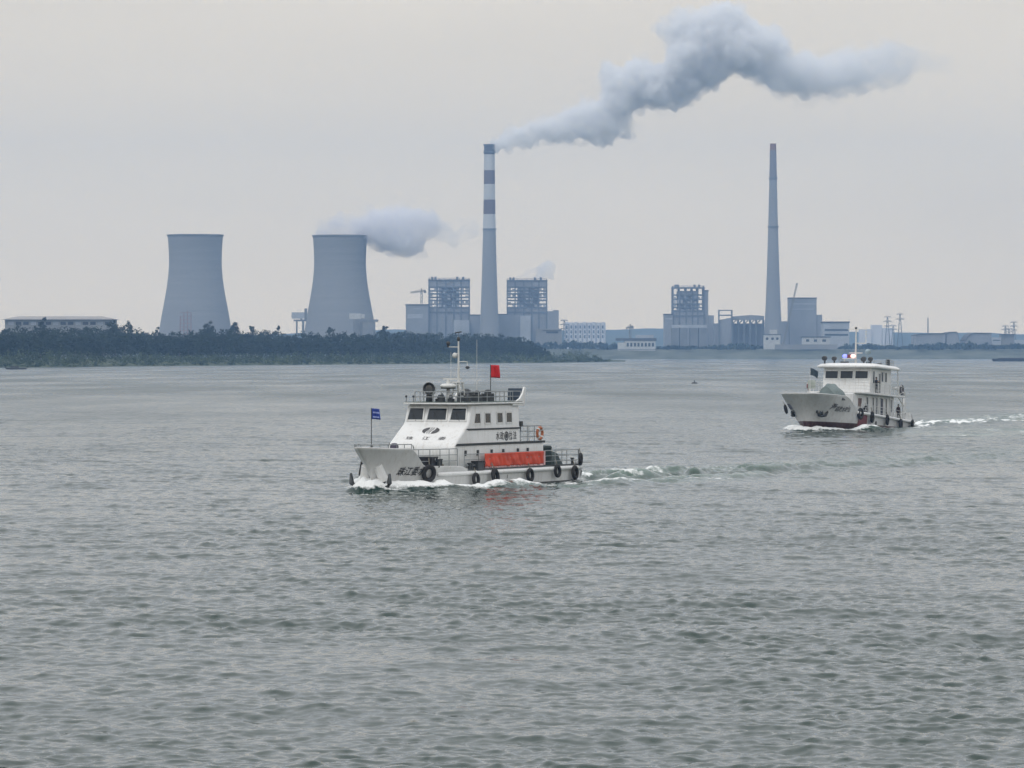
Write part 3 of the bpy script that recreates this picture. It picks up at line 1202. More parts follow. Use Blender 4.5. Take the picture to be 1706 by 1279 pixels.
# searchlight on its post
sl1 = MB().lathe([(.0, 5.16), (.2, 5.16), (.17, 5.62), (0, 5.62)], (1.5, -1.05, 0), 12).build('searchlight', DARKM, boat1, smooth=True)
Mq = Matrix.Rotation(R(90), 3, 'Y') @ Matrix.Rotation(R(-25), 3, 'X')
MB().lathe([(0, -.3), (.2, -.28), (.34, -.1), (.36, .26), (.31, .28), (.30, .2), (0, .18)], (1.5, -1.05, 6.0), 18, M=Mq).build('lamp_housing', DARKM, sl1, smooth=True)
MB().tube([(1.5, -1.45, 5.66), (1.5, -1.46, 6.1)], .04, 6).tube([(1.5, -.65, 5.66), (1.5, -.64, 6.1)], .04, 6).tube([(1.5, -1.45, 5.66), (1.5, -.65, 5.66)], .04, 6).build('yoke', STEEL, sl1)
MB().lathe([(0, .15), (.29, .17), (.29, .19), (0, .2)], (1.5, -1.05, 6.0), 18, M=Mq).build('lens', mat('lamp_lens', (.07, .075, .08), .15), sl1)
eq = random.Random(4)
for (x, y, w, h) in ((1.6, -.1, .3, .3), (1.5, .45, .35, .22), (1.3, .95, .25, .34), (.9, 1.3, .3, .26), (1.0, -.6, .4, .2), (.3, .9, .3, .4), (-1.2, .8, .5, .45), (-2.2, 1.0, .6, .5), (-2.4, -.6, .7, .55)):
    sg1 = MB().box((x, y, 5.16 + h / 2 + .003), (w, w, h))
    sg1.lathe([(0, 0), (w * .35, 0), (w * .4, .1), (w * .2, .22), (0, .24)], (x, y, 5.165 + h), 10)
    sg1.build('roof_equipment', DARKM, boat1, bevel=0.02)
for (x, y) in ((2.2, -2.25), (2.3, -1.7)):
    MB().tube([(x, y, 5.15), (x, y, 5.45)], .02, 5).sphere((x, y, 5.5), .08, 8).build('navigation_lamp', DARKM, boat1)
# foredeck: pulpit rail, windlass, bitts
r_ = MB()
pr = [(x, y, z) for x, y, z in H1.edge(8.9, 11.75, lambda x: 2.5, 1, 6, -0.05)]
pul = pr + [(11.88, 0, 2.56)] + [(x, -y, z) for x, y, z in reversed(pr)]
rail(r_, pul, 0.26, 0.03, 0, 1.2)
r_.build('railing', STEEL, boat1)
for sg in (1, -1):
    r_ = MB()
    rail(r_, H1.edge(4.4, 8.6, lambda x: 1.36, sg, 5, -0.12), 1.06, 0.03, 2, 1.3)
    r_.tube([(x, y, z) for x, y, z in (H1.edge(8.6, 8.6, lambda x: 2.42, sg, 1, -0.12)[0], H1.edge(8.9, 8.9, lambda x: 2.72, sg, 1, -0.05)[0])], 0.03, 6)
    r_.build('railing', STEEL, boat1)
wl = MB().lathe([(0, 1.36), (.34, 1.36), (.3, 1.8), (.2, 2.2), (.26, 2.3), (.26, 2.65), (.16, 2.8), (0, 2.82)], (8.6, 0.55, 0), 14)
wl.box((8.6, 0.55, 1.5), (1.0, 0.8, 0.25))
wl.build('windlass', mat('windlass_cover', (0.07, 0.06, 0.09), 0.7), boat1, smooth=False, bevel=0.02)
for x, y in ((8.7, .8), (8.7, -.8), (6.3, 2.25), (6.0, 2.25), (6.3, -2.25), (6.0, -2.25), (3.0, 2.55), (2.75, 2.55), (-11.2, 2.2), (-11.2, -2.2)):
    MB().lathe([(.0, 0), (.09, 0), (.09, .42), (.13, .43), (.13, .5), (0, .5)], (x, y, 1.34 if x > 5 else 1.04), 10).build('mooring_bitt', DARKM, boat1)
MB().tube([(5.6, 2.2, 1.42), (5.6, 1.8, 1.56), (5.9, 1.6, 1.5), (6.1, 1.9, 1.44), (5.8, 2.1, 1.5), (5.5, 1.9, 1.5)], 0.08, 7).build('rope_coil', ROPE, boat1)
# anchors in their white bolsters, either side of the stem
for sg in (1, -1):
    xa, za = 10.3, 1.5
    ya = sg * (H1.half(xa, za) - 0.1)
    xb, zb_ = 10.0, 0.62
    yb = sg * (H1.half(9.8, zb_) + 0.28)
    MB().tube([(xa, ya, za), (xb, yb, zb_)], [0.27, 0.31], 16).build('anchor_bolster', WHITE, boat1, smooth=False)
    a_ = MB()
    c = Vector((xb + .12, yb + sg * .06, 0.46))
    a_.bar(c + Vector((0, 0, .3)), c - Vector((0, 0, .3)), .16)
    for k in (-1, 1):
        a_.tube([c + Vector((0, 0, -.3)), c + Vector((k * .22, k * .36 * sg, -.26)), c + Vector((k * .34, k * .56 * sg, .05)), c + Vector((k * .36, k * .60 * sg, .6))], [.17, .19, .16, .07], 7)
    a_.build('anchor', DARKM, boat1, smooth=True)
# side rail of the working deck
for sg in (1, -1):
    r_ = MB()
    rail(r_, H1.edge(-11.6, 3.6, lambda x: 1.06, sg, 9, -0.10), 1.0, 0.03, 2, 1.5)
    r_.build('railing', STEEL, boat1)
r_ = MB()
rail(r_, [(-11.65, 2.45, 1.05), (-11.65, -2.45, 1.05)], 1.0, 0.03, 2, 1.2)
r_.build('railing', STEEL, boat1)
MB().tube([(-11.6, 2.3, 1.25), (-13.1, 2.6, 1.22)], .03, 6).build('stern_boom', STEEL, boat1)
# lettering and emblems
H1.write('珠江委水', 0.54, 9.2, 0.95, 0.25, 1, 0.008, 0.06, 0.80).build('lettering', INK, boat1)
H1.write('珠江委水', 0.54, 7.5, 0.95, 0.25, -1, 0.008, 0.06, 0.80).build('lettering', INK, boat1)
# draught mark, three digits high on the side
H1.write('2', 0.3, -1.55, 0.18, 0, 1, 0.004, 0.03).build('lettering', INK, boat1)
H1.write('3', 0.3, -1.55, 0.5, 0, 1, 0.004, 0.03).build('lettering', INK, boat1)


def on_nose(u, v):
    """point on the sloping nose: u across to port, v up the slope from z=2.75"""
    a, b = Vector((4.2, 0, 2.75)), Vector((2.62, 0, 3.84))
    t = (b - a)
    p = a + t * (v / t.length)
    n = Vector((t.z, 0, -t.x)).normalized()
    if n.x < 0:
        n = -n
    return p + n * 0.03 + Vector((0, u, 0))


for k, ch in enumerate('珠江委'):
    vs, fs = text_mesh(ch, 0.46, 0.0, 0.002)
    MB().add([on_nose(-1.35 + 1.12 * k + u * 1.15, 0.30 + v * 0.75) for u, v, _ in vs], fs).build('lettering', GREYINK, boat1)
# emblem: dark disc parted by white winding river lines
em = MB()
def seg(u0, u1):
    """slice of an oval between two S-shaped cuts"""
    n = 14
    pts = []
    for s_, uu in ((0, u0), (1, u1)):
        col = []
        for i in range(n + 1):
            v = -1 + 2 * i / n
            lim = math.sqrt(max(0, 1 - v * v))
            u = uu(v)
            col.append((max(-lim, min(lim, u)), v))
        pts.append(col)
    a, b = pts
    vs = [on_nose(p[0] * 0.58 + 0.02, 1.22 + p[1] * 0.34) for p in a + b]
    em.add(vs, [(i, i + 1, n + 2 + i, n + 1 + i) for i in range(n)])
sw = lambda o_: (lambda v: o_ + 0.13 * math.sin(v * 2.6))
seg(lambda v: -1, sw(-.42))
seg(sw(-.2), sw(-.13))
seg(sw(.05), sw(.12))
seg(sw(.36), lambda v: 1)
em.build('emblem', GREYINK, boat1)


def on_side(x, z, body, size, sx_=1.0):
    vs, fs = text_mesh(body, size, 0, 0.006)
    return MB().add([(x - u * sx_, hw(3.0) + 0.02, z + v) for u, v, _ in vs], fs)


for ch, x in (('水', -0.85), ('政', -1.38), ('执', -2.52), ('法', -3.05)):
    on_side(x, 2.88, ch, 0.54, 0.88).build('lettering', GREYINK, boat1)
sh = MB()
for r0, r1 in ((0.0, 0.17), (0.22, 0.32)):
    n = 22
    vs = []
    for i in range(n):
        a = 2 * math.pi * i / n
        vs += [(-2.2 - r0 * math.cos(a) * .85, hw(3) + .02, 3.06 + r0 * .9 * math.sin(a)), (-2.2 - r1 * math.cos(a) * .85, hw(3) + .02, 3.06 + r1 * .9 * math.sin(a))]
    sh.add(vs, [(2 * i, 2 * i + 1, 2 * ((i + 1) % n) + 1, 2 * ((i + 1) % n)) for i in range(n)])
sh.build('emblem', GREYINK, boat1)

# ---- things carried on boat one
RED = mat('red_cloth', (0.55, 0.022, 0.03), 0.75, 0.12, 2.0)
BLUE = mat('blue_cloth', (0.02, 0.05, 0.30), 0.7, 0.12, 2.0)
PALE = mat('pale_blue_cloth', (0.35, 0.42, 0.75), 0.7, 0.1, 2.0)


def flag(B, x, y, z0, h, fw, fh, m, label, heading, name='flag', pole=DARKM, sag=0.05, notch=0.0, stripes=False, base=True):
    o = empty(name, (x, y, z0), label, 'flag')
    p = MB().tube([(0, 0, 0), (0, 0, h)], 0.028, 6)
    if base:
        p.lathe([(0, 0), (.08, 0), (.08, .35), (0, .36)], n=8)
    p.build('flagpole', pole, o)
    c = cloth(fw, fh, seed=x, sag=sag, notch=notch)
    Mz = Matrix.Rotation(heading, 3, 'Z')
    c.v = [tuple(Mz @ Vector(p_) + Vector((0, 0, h - fh - .02))) for p_ in c.v]
    cl = c.build('cloth', m, o, smooth=True, recalc=False)
    cl.modifiers.new('thickness', 'SOLIDIFY').thickness = 0.012
    if stripes:
        for za, zb2 in ((0.55, 0.7), (0.14, 0.27)):
            s2 = MB()
            n = 10
            vs = []
            for i in range(n + 1):
                u = 0.18 + 0.7 * i / n
                for zz in (za, zb2):
                    yy = 0.12 * u * math.sin(u * 7 + zz * 1.5 + x) + 0.048 * math.sin(u * 13 + zz * 4 + x)
                    vs.append(tuple(Mz @ Vector((u * fw, yy * (0.2 + u) , zz * fh - sag * u * u)) + Vector((0, 0, h - fh - .02)) + Mz @ Vector((0, SGN * 0.02, 0))))
            s2.add(vs, [(2 * i, 2 * i + 2, 2 * i + 3, 2 * i + 1) for i in range(n)])
            s2.build('stripe', PALE, cl, recalc=False)
    return put(o, B)


# wind blows the flags to picture right: boat-axes heading of world +X
SGN = -1
hd1 = -B1['rz'] + 0.25
flag(B1, 10.35, 0.0, 2.35, 2.55, 0.5, 0.62, BLUE, 'small blue flag on a thin pole at the launch bow', hd1, stripes=True)
flag(B1, -2.75, 0.9, 5.17, 2.25, 0.55, 0.78, RED, 'small plain red flag above the white launch wheelhouse', hd1, sag=0.03)
# the banner tied to the rail
bn = MB()
nb, mb_ = 60, 10
for i in range(nb + 1):
    u = i / nb
    x = 1.2 - 7.7 * u
    for j in range(mb_ + 1):
        v = j / mb_
        y = H1.half(x, 1.06) - 0.10 + 0.05 + 0.035 * math.sin(u * 37 + 3 * v) * (1 - v) + 0.03 * math.sin(u * 90 + v * 5) * (1 - abs(2 * v - 1)) + 0.05 * mnoise.noise(Vector((u * 9, v * 2.2, 3)))
        bn.v.append((x, y, 1.26 + 0.80 * v + 0.02 * math.sin(u * 60) * (1 - v)))
bn.f = [(i * (mb_ + 1) + j, (i + 1) * (mb_ + 1) + j, (i + 1) * (mb_ + 1) + j + 1, i * (mb_ + 1) + j + 1) for i in range(nb) for j in range(mb_)]
ban = empty('banner', (0, 0, 0), 'long creased red banner tied along the launch rail', 'banner')
b_ = bn.build('cloth', mat('red_banner_cloth', (0.62, 0.065, 0.025), 0.55, 0.18, 1.6), ban, smooth=True)
b_.modifiers.new('thickness', 'SOLIDIFY').thickness = 0.012
hem = MB()
for i in range(40):
    x = 1.15 - 7.6 * (i + .5) / 40
    y = H1.half(x, 1.06) - .05 + .02 * math.sin(i * 2.1)
    w = .075 + .03 * math.sin(i * 1.7)
    hem.slab([(x + w, y, 1.27), (x - w, y, 1.27), (x - w * .8, y + .02, 1.10 + .04 * math.sin(i * 3.3)), (x + w * .8, y + .02, 1.12)], .008)
hem.slab([(-6.5, H1.half(-6.5, 1.06) - .05, 1.2), (-6.72, H1.half(-6.7, 1.06) - .05, 1.2), (-6.72, H1.half(-6.7, 1.06) - .05, 2.05), (-6.5, H1.half(-6.5, 1.06) - .05, 2.05)], .008)
hem.build('hem', mat('pinkish_hem', (0.6, 0.38, 0.38), .8), ban)
put(ban, B1)


def life_ring(B, x, y, z, yaw, label, s=1.0, m=ORANGE):
    o = MB().lathe([(.30 + .085 * math.cos(2 * math.pi * k / 10), .07 * math.sin(2 * math.pi * k / 10)) for k in range(10)], n=24, closed=True, M=Matrix.Rotation(R(90), 3, 'X')).build('life_ring', m, smooth=True)
    for k in range(4):
        a = R(45 + 90 * k)
        c = Vector((.30 * math.cos(a), 0, .30 * math.sin(a)))
        MB().lathe([(.09, -.05), (.094, 0), (.09, .05)], c, 10, M=Vector((-math.sin(a), 0, math.cos(a))).to_track_quat('Z', 'Y').to_matrix()).build('band', STEELW, o)
    o.matrix_world = B['M'] @ Matrix.Translation(on(B, x, y, z)) @ Matrix.Rotation(yaw, 4, 'Z') @ Matrix.Scale(s, 4)
    return tag(o, label, 'life ring', 'life rings on the boats')


life_ring(B1, -6.75, 2.22, 3.15, 0, 'orange life ring on the after rail behind the white launch wheelhouse', 1.15)
hy = lambda x, z=0.8: H1.half(x, z) + 0.17
tyre(B1, 7.15, H1.half(7.15, 1.0) + .16, 1.0, 'big black tyre covering the end of the launch bow lettering', 1.28, yaw=-0.33, tilt=-0.12)
tyre(B1, 2.75, hy(2.75) + .06, 0.55, 'narrow black tyre nearest the front end of the white launch rubbing strake', 0.98, tilt=.05)
tyre(B1, 0.35, hy(.35) + .08, 0.66, 'large tilted black tyre under the front end of the red banner', 1.22, yaw=.12, tilt=.16)
tyre(B1, -4.2, hy(-4.2) + .06, 0.62, 'black tyre under the rear half of the red banner', 1.05, tilt=.04)
tyre(B1, -7.95, hy(-7.95) + .06, 0.78, 'black tyre behind the banner with wash splashing at its foot', 1.0, tilt=.05)
tyre(B1, -10.5, hy(-10.5) + .05, 0.62, 'black tyre beside the stern corner of the white launch', 1.1, yaw=.1, tilt=.03)
tyre(B1, -11.98, 2.05, 0.62, 'black tyre hung across the stern corner of the white launch, farthest aft', 1.1, yaw=R(78), tilt=.0)
tyre(B1, -11.55, 2.62, 1.45, 'black tyre lashed upright to the stern rail above two hanging tyres', 0.95, yaw=.3, tilt=.0)
bf = MB().lathe([(0, 0), (.2, .02), (.27, .2), (.27, 1.1), (.2, 1.28), (0, 1.3)], n=14).build('cylinder_fender', BLACKT, smooth=True)
MB().tube([(0, 0, 1.28), (-.1, .1, 1.9)], .025, 6).build('rope', ROPE, bf)
bf.matrix_world = B1['M'] @ Matrix.Translation((9.6, -(H1.half(9.6, 1.2) + .25), 0.75)) @ Matrix.Rotation(R(-12), 4, 'X')
tag(bf, 'upright black cylinder fender hanging beside the launch stem', 'fender')


def deck_thing(name, B, mb, m, label, cat, at_, yaw=0, bevel=0.02, parts=()):
    o = mb.build(name, m, bevel=bevel)
    for nm, pm, pmat in parts:
        pm.build(nm, pmat, o, bevel=0.01)
    o.matrix_world = B['M'] @ Matrix.Translation(on(B, *at_)) @ Matrix.Rotation(yaw, 4, 'Z')
    return tag(o, label, cat)


deck_thing('deck_locker', B1, MB().bx((-.45, -.42, 0), (.45, .42, .55)), mat('dark_locker_paint', (0.018, 0.02, 0.028), .6), 'dark square locker on the launch foredeck behind the rail', 'locker', (6.6, 1.75, 1.36), .1,
           parts=(('lid', MB().bx((-.48, -.45, .553), (.48, .45, .63)), DARKM), ('latch', MB().bx((-.06, .421, .4), (.06, .45, .55)), STEEL)))
tp = MB()
for i in range(9):
    for j in range(9):
        u, v = i / 8 * 2 - 1, j / 8 * 2 - 1
        tp.v.append((u * .95, v * .8, (0.95 - .75 * abs(u) ** 1.3) * (1 - .25 * abs(v)) + .04 * math.sin(i * 2.1 + j) if max(abs(u), abs(v)) < .99 else 0.0))
tp.f = [(i * 9 + j, (i + 1) * 9 + j, (i + 1) * 9 + j + 1, i * 9 + j + 1) for i in range(8) for j in range(8)]
deck_thing('covered_gear', B1, tp, DGREEN, 'dark green tarpaulin tented over gear on the launch stern deck', 'tarpaulin', (-10.0, 1.1, 1.04), R(10), bevel=0)
deck_thing('barrel', B1, MB().lathe([(0, 0), (.34, 0), (.36, .04), (.34, .08), (.34, .6), (.36, .64), (.34, .68), (.34, 1.15), (.38, 1.18), (.3, 1.3), (0, 1.32)], n=18), DGREEN,
           'dark barrel with a domed cover standing on the launch stern deck', 'barrel', (-8.5, 1.75, 1.04), 0, bevel=0)
deck_thing('deck_box', B1, MB().bx((-.4, -.3, 0), (.4, .3, .5)), DARKM, 'black box on the side deck just ahead of the red banner', 'box', (1.9, 2.45, 1.06), .05,
           parts=(('lid', MB().bx((-.43, -.33, .503), (.43, .33, .57)), BLACKT),))
deck_thing('floodlight', B1, MB().box((0, 0, .18), (.26, .2, .3)).tube([(0, 0, -.3), (0, 0, .05)], .03, 6), DARKM, 'small floodlight fixed behind the launch wheelhouse corner', 'floodlight', (-4.25, 2.2, 3.6), 0)

# ================================================================== boat two: two-decked white ship behind
def b2_rail(x):
    return 1.27 + .031 * (min(x, 4) + 14)


def b2_sheer(x):
    a = b2_rail(x)
    k = float(smooth(1.8, 6.2, x))
    return a + (3.25 - a) * k + 0.02 * max(0, x - 6)


H2 = Hull(-14.0, 9.2, 1.75, 3.2, 3.0, b2_sheer, zb=-1.0, pw=(1.25, 6.5), qw=(1.05, 0.5), side=0.86)
HULL2 = band_mat('ship_hull_paint', [(-9, (0.05, 0.012, 0.018)), (0.52, (0.66, 0.67, 0.67))], 0.45, var=0.11, scale=0.8, dirt=((0.34, 0.26, 0.19), 0.45))
boat2 = empty('patrol_ship', (B2['x'], B2['y'], 0), 'white two decked ship with flashing roof lights and a red stripe on its side', 'ship', rz=B2['rz'], ry=-R(B2['pitch']))
boat2.location = B2['M'] @ Vector((B2['ox'], 0, 0))
boat2.scale = (B2['sx'], B2['sy'], 1)
ts = sorted(set([i / 80 for i in range(81)] + [0.85 + 0.15 * (i / 20) for i in range(21)]))
H2.shell(ts, 30).build('hull', HULL2, boat2, smooth=True, solid=0.06)
H2.deck(-13.9, 3.5, lambda x: b2_rail(x) - .06, 50).build('deck', DECK, boat2)
H2.deck(3.0, 10.4, lambda x: 2.2, 40).build('deck', DECK, boat2)
for sg in (1, -1):
    MB().tube(H2.edge(-13.95, 2.6, lambda x: b2_rail(x) - .09, sg, 20, 0.03), 0.17, 10).build('rubbing_strake', WHITE2, boat2, smooth=True)
    H2.patch([(1.9, -0.6), (-0.5, -0.6), (-0.3, 1.5), (2.0, 1.56)], sg, .015).build('red_stripe', mat('stripe_red_paint', (0.15, 0.025, 0.035), .5), boat2)
    H2.patch([(-0.75, 0.5), (-1.7, 0.5), (-1.6, 1.05), (-0.65, 1.05)], sg, .015).build('grey_stripe', mat('stripe_grey_paint', (0.38, 0.38, 0.42), .5), boat2)
    ph = MB()
    for x in (-2.9,):
        ph.lathe([(0, 0), (.24, 0), (.24, .03), (0, .03)], (x, sg * (H2.half(x, .72) + .0), .72), 14, M=Matrix.Rotation(R(-90 * sg), 3, 'X'))
    ph.build('porthole', DARKM, boat2)
MB().tube([(-14.1, -2.8, 1.2), (-14.1, 2.8, 1.2)], 0.17, 10).build('rubbing_strake', WHITE2, boat2, smooth=True)
for sg in (1, -1):
    MB().tube(H2.edge(2.0, 10.75, b2_sheer, sg, 30, -.02), .05, 6).build('bulwark_cap', WHITE2, boat2)
# lower house, upper deck, wheelhouse, roof
lh = [(-9.2, 1.2), (2.6, 1.2), (2.4, 3.72), (-9.2, 3.72)]
MB().prism(lh, -2.35, 2.35).build('lower_house', WHITE2, boat2, bevel=.1)
ud = [(1.9, -2.4), (2.5, -1.0), (2.6, 0), (2.5, 1.0), (1.9, 2.4), (0.9, 3.05), (-10.6, 3.0), (-10.6, -3.0), (0.9, -3.05)]
MB().prism(ud, 3.72, 3.9, axis='Z').build('upper_deck', WHITE2, boat2, bevel=.04)
whp = [(-7.9, 3.9), (-1.75, 3.9), (-1.9, 5.0), (-2.1, 6.62), (-7.9, 6.62)]
MB().prism(whp, -2.5, 2.5).build('wheelhouse', WHITE2, boat2, bevel=.12)
rf = MB()
rp0 = [(-1.1, -2.2), (-.8, -1.0), (-.75, 0), (-.8, 1.0), (-1.1, 2.2), (-1.9, 3.1), (-9.1, 3.0), (-9.1, -3.0), (-1.9, -3.1)]
n = len(rp0)
vs = []
for z, k in ((6.6, .97), (6.66, 1.0), (6.78, 1.0), (7.02, .90), (7.08, .82)):
    vs += [(-5 + (x + 5) * k, y * k, z) for x, y in rp0]
fs = [(i + n * l, (i + 1) % n + n * l, (i + 1) % n + n * (l + 1), i + n * (l + 1)) for l in range(4) for i in range(n)]
fs += [tuple(range(n)), tuple(range(4 * n, 5 * n))]
rf.add(vs, fs).build('roof', WHITE, boat2, smooth=False)
wf = lambda z: -1.9 - (z - 5.0) * .2 / 1.62 + .025
for y0, y1 in ((-2.25, -.88), (-.68, .68), (.88, 2.25)):
    window(boat2, [(wf(5.4), y0, 5.4), (wf(5.4), y1, 5.4), (wf(6.3), y1, 6.3), (wf(6.3), y0, 6.3)], fm=WHITE2, fw=.08)
for sg in (1, -1):
    for xa, xb, za, zb2 in ((-2.5, -3.0, 4.95, 6.3), (-4.9, -5.5, 5.2, 6.3), (-5.9, -6.5, 5.2, 6.3), (-4.2, -4.7, 3.95, 6.1)):
        y = sg * 2.505
        window(boat2, [(xa, y, za), (xb, y, za), (xb, y, zb2), (xa, y, zb2)], fm=WHITE2, fw=.06)
    for xa, xb, za, zb2, m_ in ((1.2, 0.1, 2.3, 3.3, mat('brown_shutter', (.13, .07, .06), .6)), (-1.2, -1.7, 1.7, 3.5, GLASS), (-2.9, -3.3, 1.5, 3.5, GLASS), (-3.9, -4.3, 1.4, 3.5, GLASS), (-5.1, -5.9, 1.6, 3.5, glass_mat('blue_dark_glass', (.015, .02, .05))), (-6.6, -7.0, 1.4, 3.5, GLASS), (-7.8, -8.5, 2.0, 3.5, glass_mat('blue_dark_glass', (.015, .02, .05)))):
        y = sg * 2.355
        window(boat2, [(xa, y, za), (xb, y, za), (xb, y, zb2), (xa, y, zb2)], m=m_, fm=WHITE2, fw=.06, name='window')
for sg in (1, -1):
    for x in (-3.4, -6.8, -10.3):
        MB().tube([(x, sg * 2.85, 1.25), (x, sg * 2.85, 3.72)], .05, 8).build('pillar', STEELW, boat2)
    MB().tube([(-8.9, sg * 2.85, 3.9), (-8.9, sg * 2.8, 6.62)], .06, 8).build('pillar', STEELW, boat2)
r_ = MB()
rail(r_, [(-10.5, 2.9, 3.9), (0.8, 2.95, 3.9), (1.8, 2.35, 3.9), (2.45, .9, 3.9), (2.45, -.9, 3.9), (1.8, -2.35, 3.9), (.8, -2.95, 3.9), (-10.5, -2.9, 3.9), (-10.5, 2.9, 3.9)], 1.0, .024, 2, 1.4)
r_.build('railing', STEELW, boat2)
for sg in (1, -1):
    r_ = MB()
    rail(r_, H2.edge(-13.6, 1.2, lambda x: b2_rail(x) - .05, sg, 9, -.1), .95, .026, 2, 1.5)
    r_.build('railing', STEELW, boat2)
r_ = MB()
rail(r_, [(-6.4, 2.5, 7.02), (-8.7, 2.4, 6.9), (-8.7, -2.4, 6.9), (-6.4, -2.5, 7.02)], .75, .028, 2, .7)
r_.build('railing', STEEL, boat2)
# roof gear: mast with yards, warning lights, horns and lamps
m_ = MB().tube([(-4.4, 0, 7.05), (-4.4, 0, 10.9)], [.13, .06], 8)
m_.bar((-4.4, -.7, 8.3), (-4.4, .7, 8.3), .1).bar((-4.4, 0, 9.35), (-4.4, 1.1, 9.35), .09).bar((-4.4, -.9, 10.85), (-4.4, 1.1, 10.85), .05)
for z in (9.6, 9.95, 10.3, 10.6):
    m_.bar((-4.4, .95, z), (-4.4, 1.15, z), .05, .1)
m_.tube([(-4.4, 1.05, 9.35), (-4.4, 1.05, 11.2)], .025, 5)
m2 = m_.build('mast', STEELW, boat2)
MB().sphere((-4.4, 0, 10.98), .14, 8).build('mast_lamp', DARKM, m2)
MB().bx((-4.3, -1.2, 7.62), (-3.9, .05, 7.72)).bx((-4.3, -1.15, 7.08), (-4.1, -1.05, 7.62)).build('light_stand', STEELW, boat2)
MB().sphere((-4.05, -1.0, 7.95), .24, 12, (.8, 1.1, .9)).build('warning_light', emit_mat('blue_flash', (.22, .25, 1.0), 1.5), boat2)
MB().sphere((-4.05, -.14, 7.95), .24, 12, (.8, 1.2, .9)).build('warning_light', emit_mat('red_flash', (1.0, .55, .5), 1.4), boat2)
MB().bx((-4.2, -.72, 7.75), (-3.9, -.42, 8.1)).build('siren', mat('siren_red', (.2, .04, .04), .5), boat2)
for x, y, s_ in ((-1.9, -2.3, 1.1), (-2.2, -1.4, 1.0), (-4.0, 1.0, 1.15), (-3.4, 1.95, 1.0)):
    MB().tube([(x, y, 7.0), (x, y, 7.4)], .09, 8).sphere((x, y, 7.4 + .22 * s_), .25 * s_, 10, (1, 1, .85)).lathe([(0, 0), (.26 * s_, 0), (.2 * s_, .25), (0, .25)], (x + .05, y, 7.35 + .22 * s_), 12, M=Matrix.Rotation(R(90), 3, 'Y')).build('roof_lamp', DARKM, boat2, bevel=.02)
for a, b in (((-3.0, -.9, 7.05), (-2.5, -.2, 7.3)), ((-5.6, .8, 7.05), (-5.2, 1.2, 7.4)), ((-6.3, 1.7, 7.0), (-5.9, 2.1, 7.25)), ((-7.3, 2.2, 7.0), (-7.0, 2.55, 7.7))):
    MB().bx(a, b).build('roof_equipment', DARKM, boat2, bevel=.02)
MB().tube([(-4.6, 1.2, 7.0), (-4.6, 1.2, 8.6)], .05, 6).lathe([(0, 0), (.26, .02), (.3, .3), (.2, .5), (0, .55)], (-4.6, 1.2, 8.2), 12).build('satellite_dome', mat('pale_dome', (.25, .33, .38), .5), boat2)
# tall white pipe arch on the after deck and the stern block
for sg in (1, -1):
    MB().tube([(-9.3, sg * 2.2, 4.75), (-11.6, sg * 2.2, 4.75), (-12.1, sg * 2.2, 4.65), (-12.4, sg * 2.2, 4.3), (-12.5, sg * 2.2, 3.8), (-12.5, sg * 2.2, 1.25)], .15, 10).build('davit_arch', WHITE, boat2, smooth=True)
    MB().bar((-10.4, sg * 2.2, 4.0), (-12.4, sg * 2.2, 2.95), .12).bar((-11.0, sg * 2.2, 2.9), (-12.4, sg * 2.2, 2.9), .1).build('brace', STEELW, boat2)
MB().prism([(-11.7, 1.25), (-12.0, 2.15), (-13.3, 2.15), (-13.9, 1.25)], -2.6, 2.6).build('stern_house', WHITE, boat2, bevel=.05)
# anchors, bow lettering, blue panel
for sg in (1, -1):
    xa, za = 8.35, 1.35
    y = sg * (H2.half(xa, za) + .05)
    a_ = MB()
    c = Vector((xa + .1, y, za))
    a_.bar(c + Vector((0, 0, .35)), c - Vector((0, 0, .3)), .14)
    for k in (-1, 1):
        a_.tube([c + Vector((0, 0, -.28)), c + Vector((k * .33, -k * .2 * sg, -.22)), c + Vector((k * .52, -k * .32 * sg, .1)), c + Vector((k * .52, -k * .32 * sg, .5))], [.13, .15, .12, .05], 7)
    a_.lathe([(0, 0), (.4, 0), (.4, .05), (0, .05)], c - Vector((.1, sg * .1, 0)), 12, M=Matrix.Rotation(R(-90 * sg), 3, 'X'))
    a_.build('anchor', DARKM, boat2, smooth=True)
H2.write('海', .66, 8.05, 1.85, .2, 1, .014, .08, 1.2).build('lettering', GREYINK, boat2)
H2.write('巡政水政船', .56, 7.25, 1.68, .2, 1, .014, .08, .95).build('lettering', GREYINK, boat2)
H2.patch([(9.2, 1.75), (7.2, 1.75), (7.2, 2.3), (9.5, 2.3)], -1, .02).build('name_panel', mat('faded_blue_panel', (.2, .22, .30), .6), boat2)
lb_ = MB().box((6.2, H2.half(6.2, 2.75) - .2, 2.95), (1.0, .5, .3)).build('fairlead', DARKM, boat2, bevel=.05)
# tarpaulined gear on the foredeck, people, flag, rings, tyres
tg = MB()
n1_, n2_ = 14, 10
for i in range(n1_ + 1):
    for j in range(n2_ + 1):
        u, v = i / n1_ * 2 - 1, j / n2_ * 2 - 1
        hgt = 2.35 * (1 - abs(u) ** 2.2) ** .6 * (1 - .25 * v * v) * (1 + .25 * (-u)) if abs(u) < 1 else 0
        tg.v.append((u * 1.5 + .06 * math.sin(v * 9), v * 1.0, max(0, hgt * (1 if abs(v) < 1 else .0) + .05 * math.sin(u * 8 + v * 5)) if abs(u) < 1 and abs(v) < 1 else 0.0))
tg.f = [(i * (n2_ + 1) + j, (i + 1) * (n2_ + 1) + j, (i + 1) * (n2_ + 1) + j + 1, i * (n2_ + 1) + j + 1) for i in range(n1_) for j in range(n2_)]
deck_thing('covered_crane', B2, tg, GREENT, 'big grey green tarpaulin draped over gear on the second ship foredeck', 'tarpaulin', (4.9, 1.2, 2.22), R(65), bevel=0)
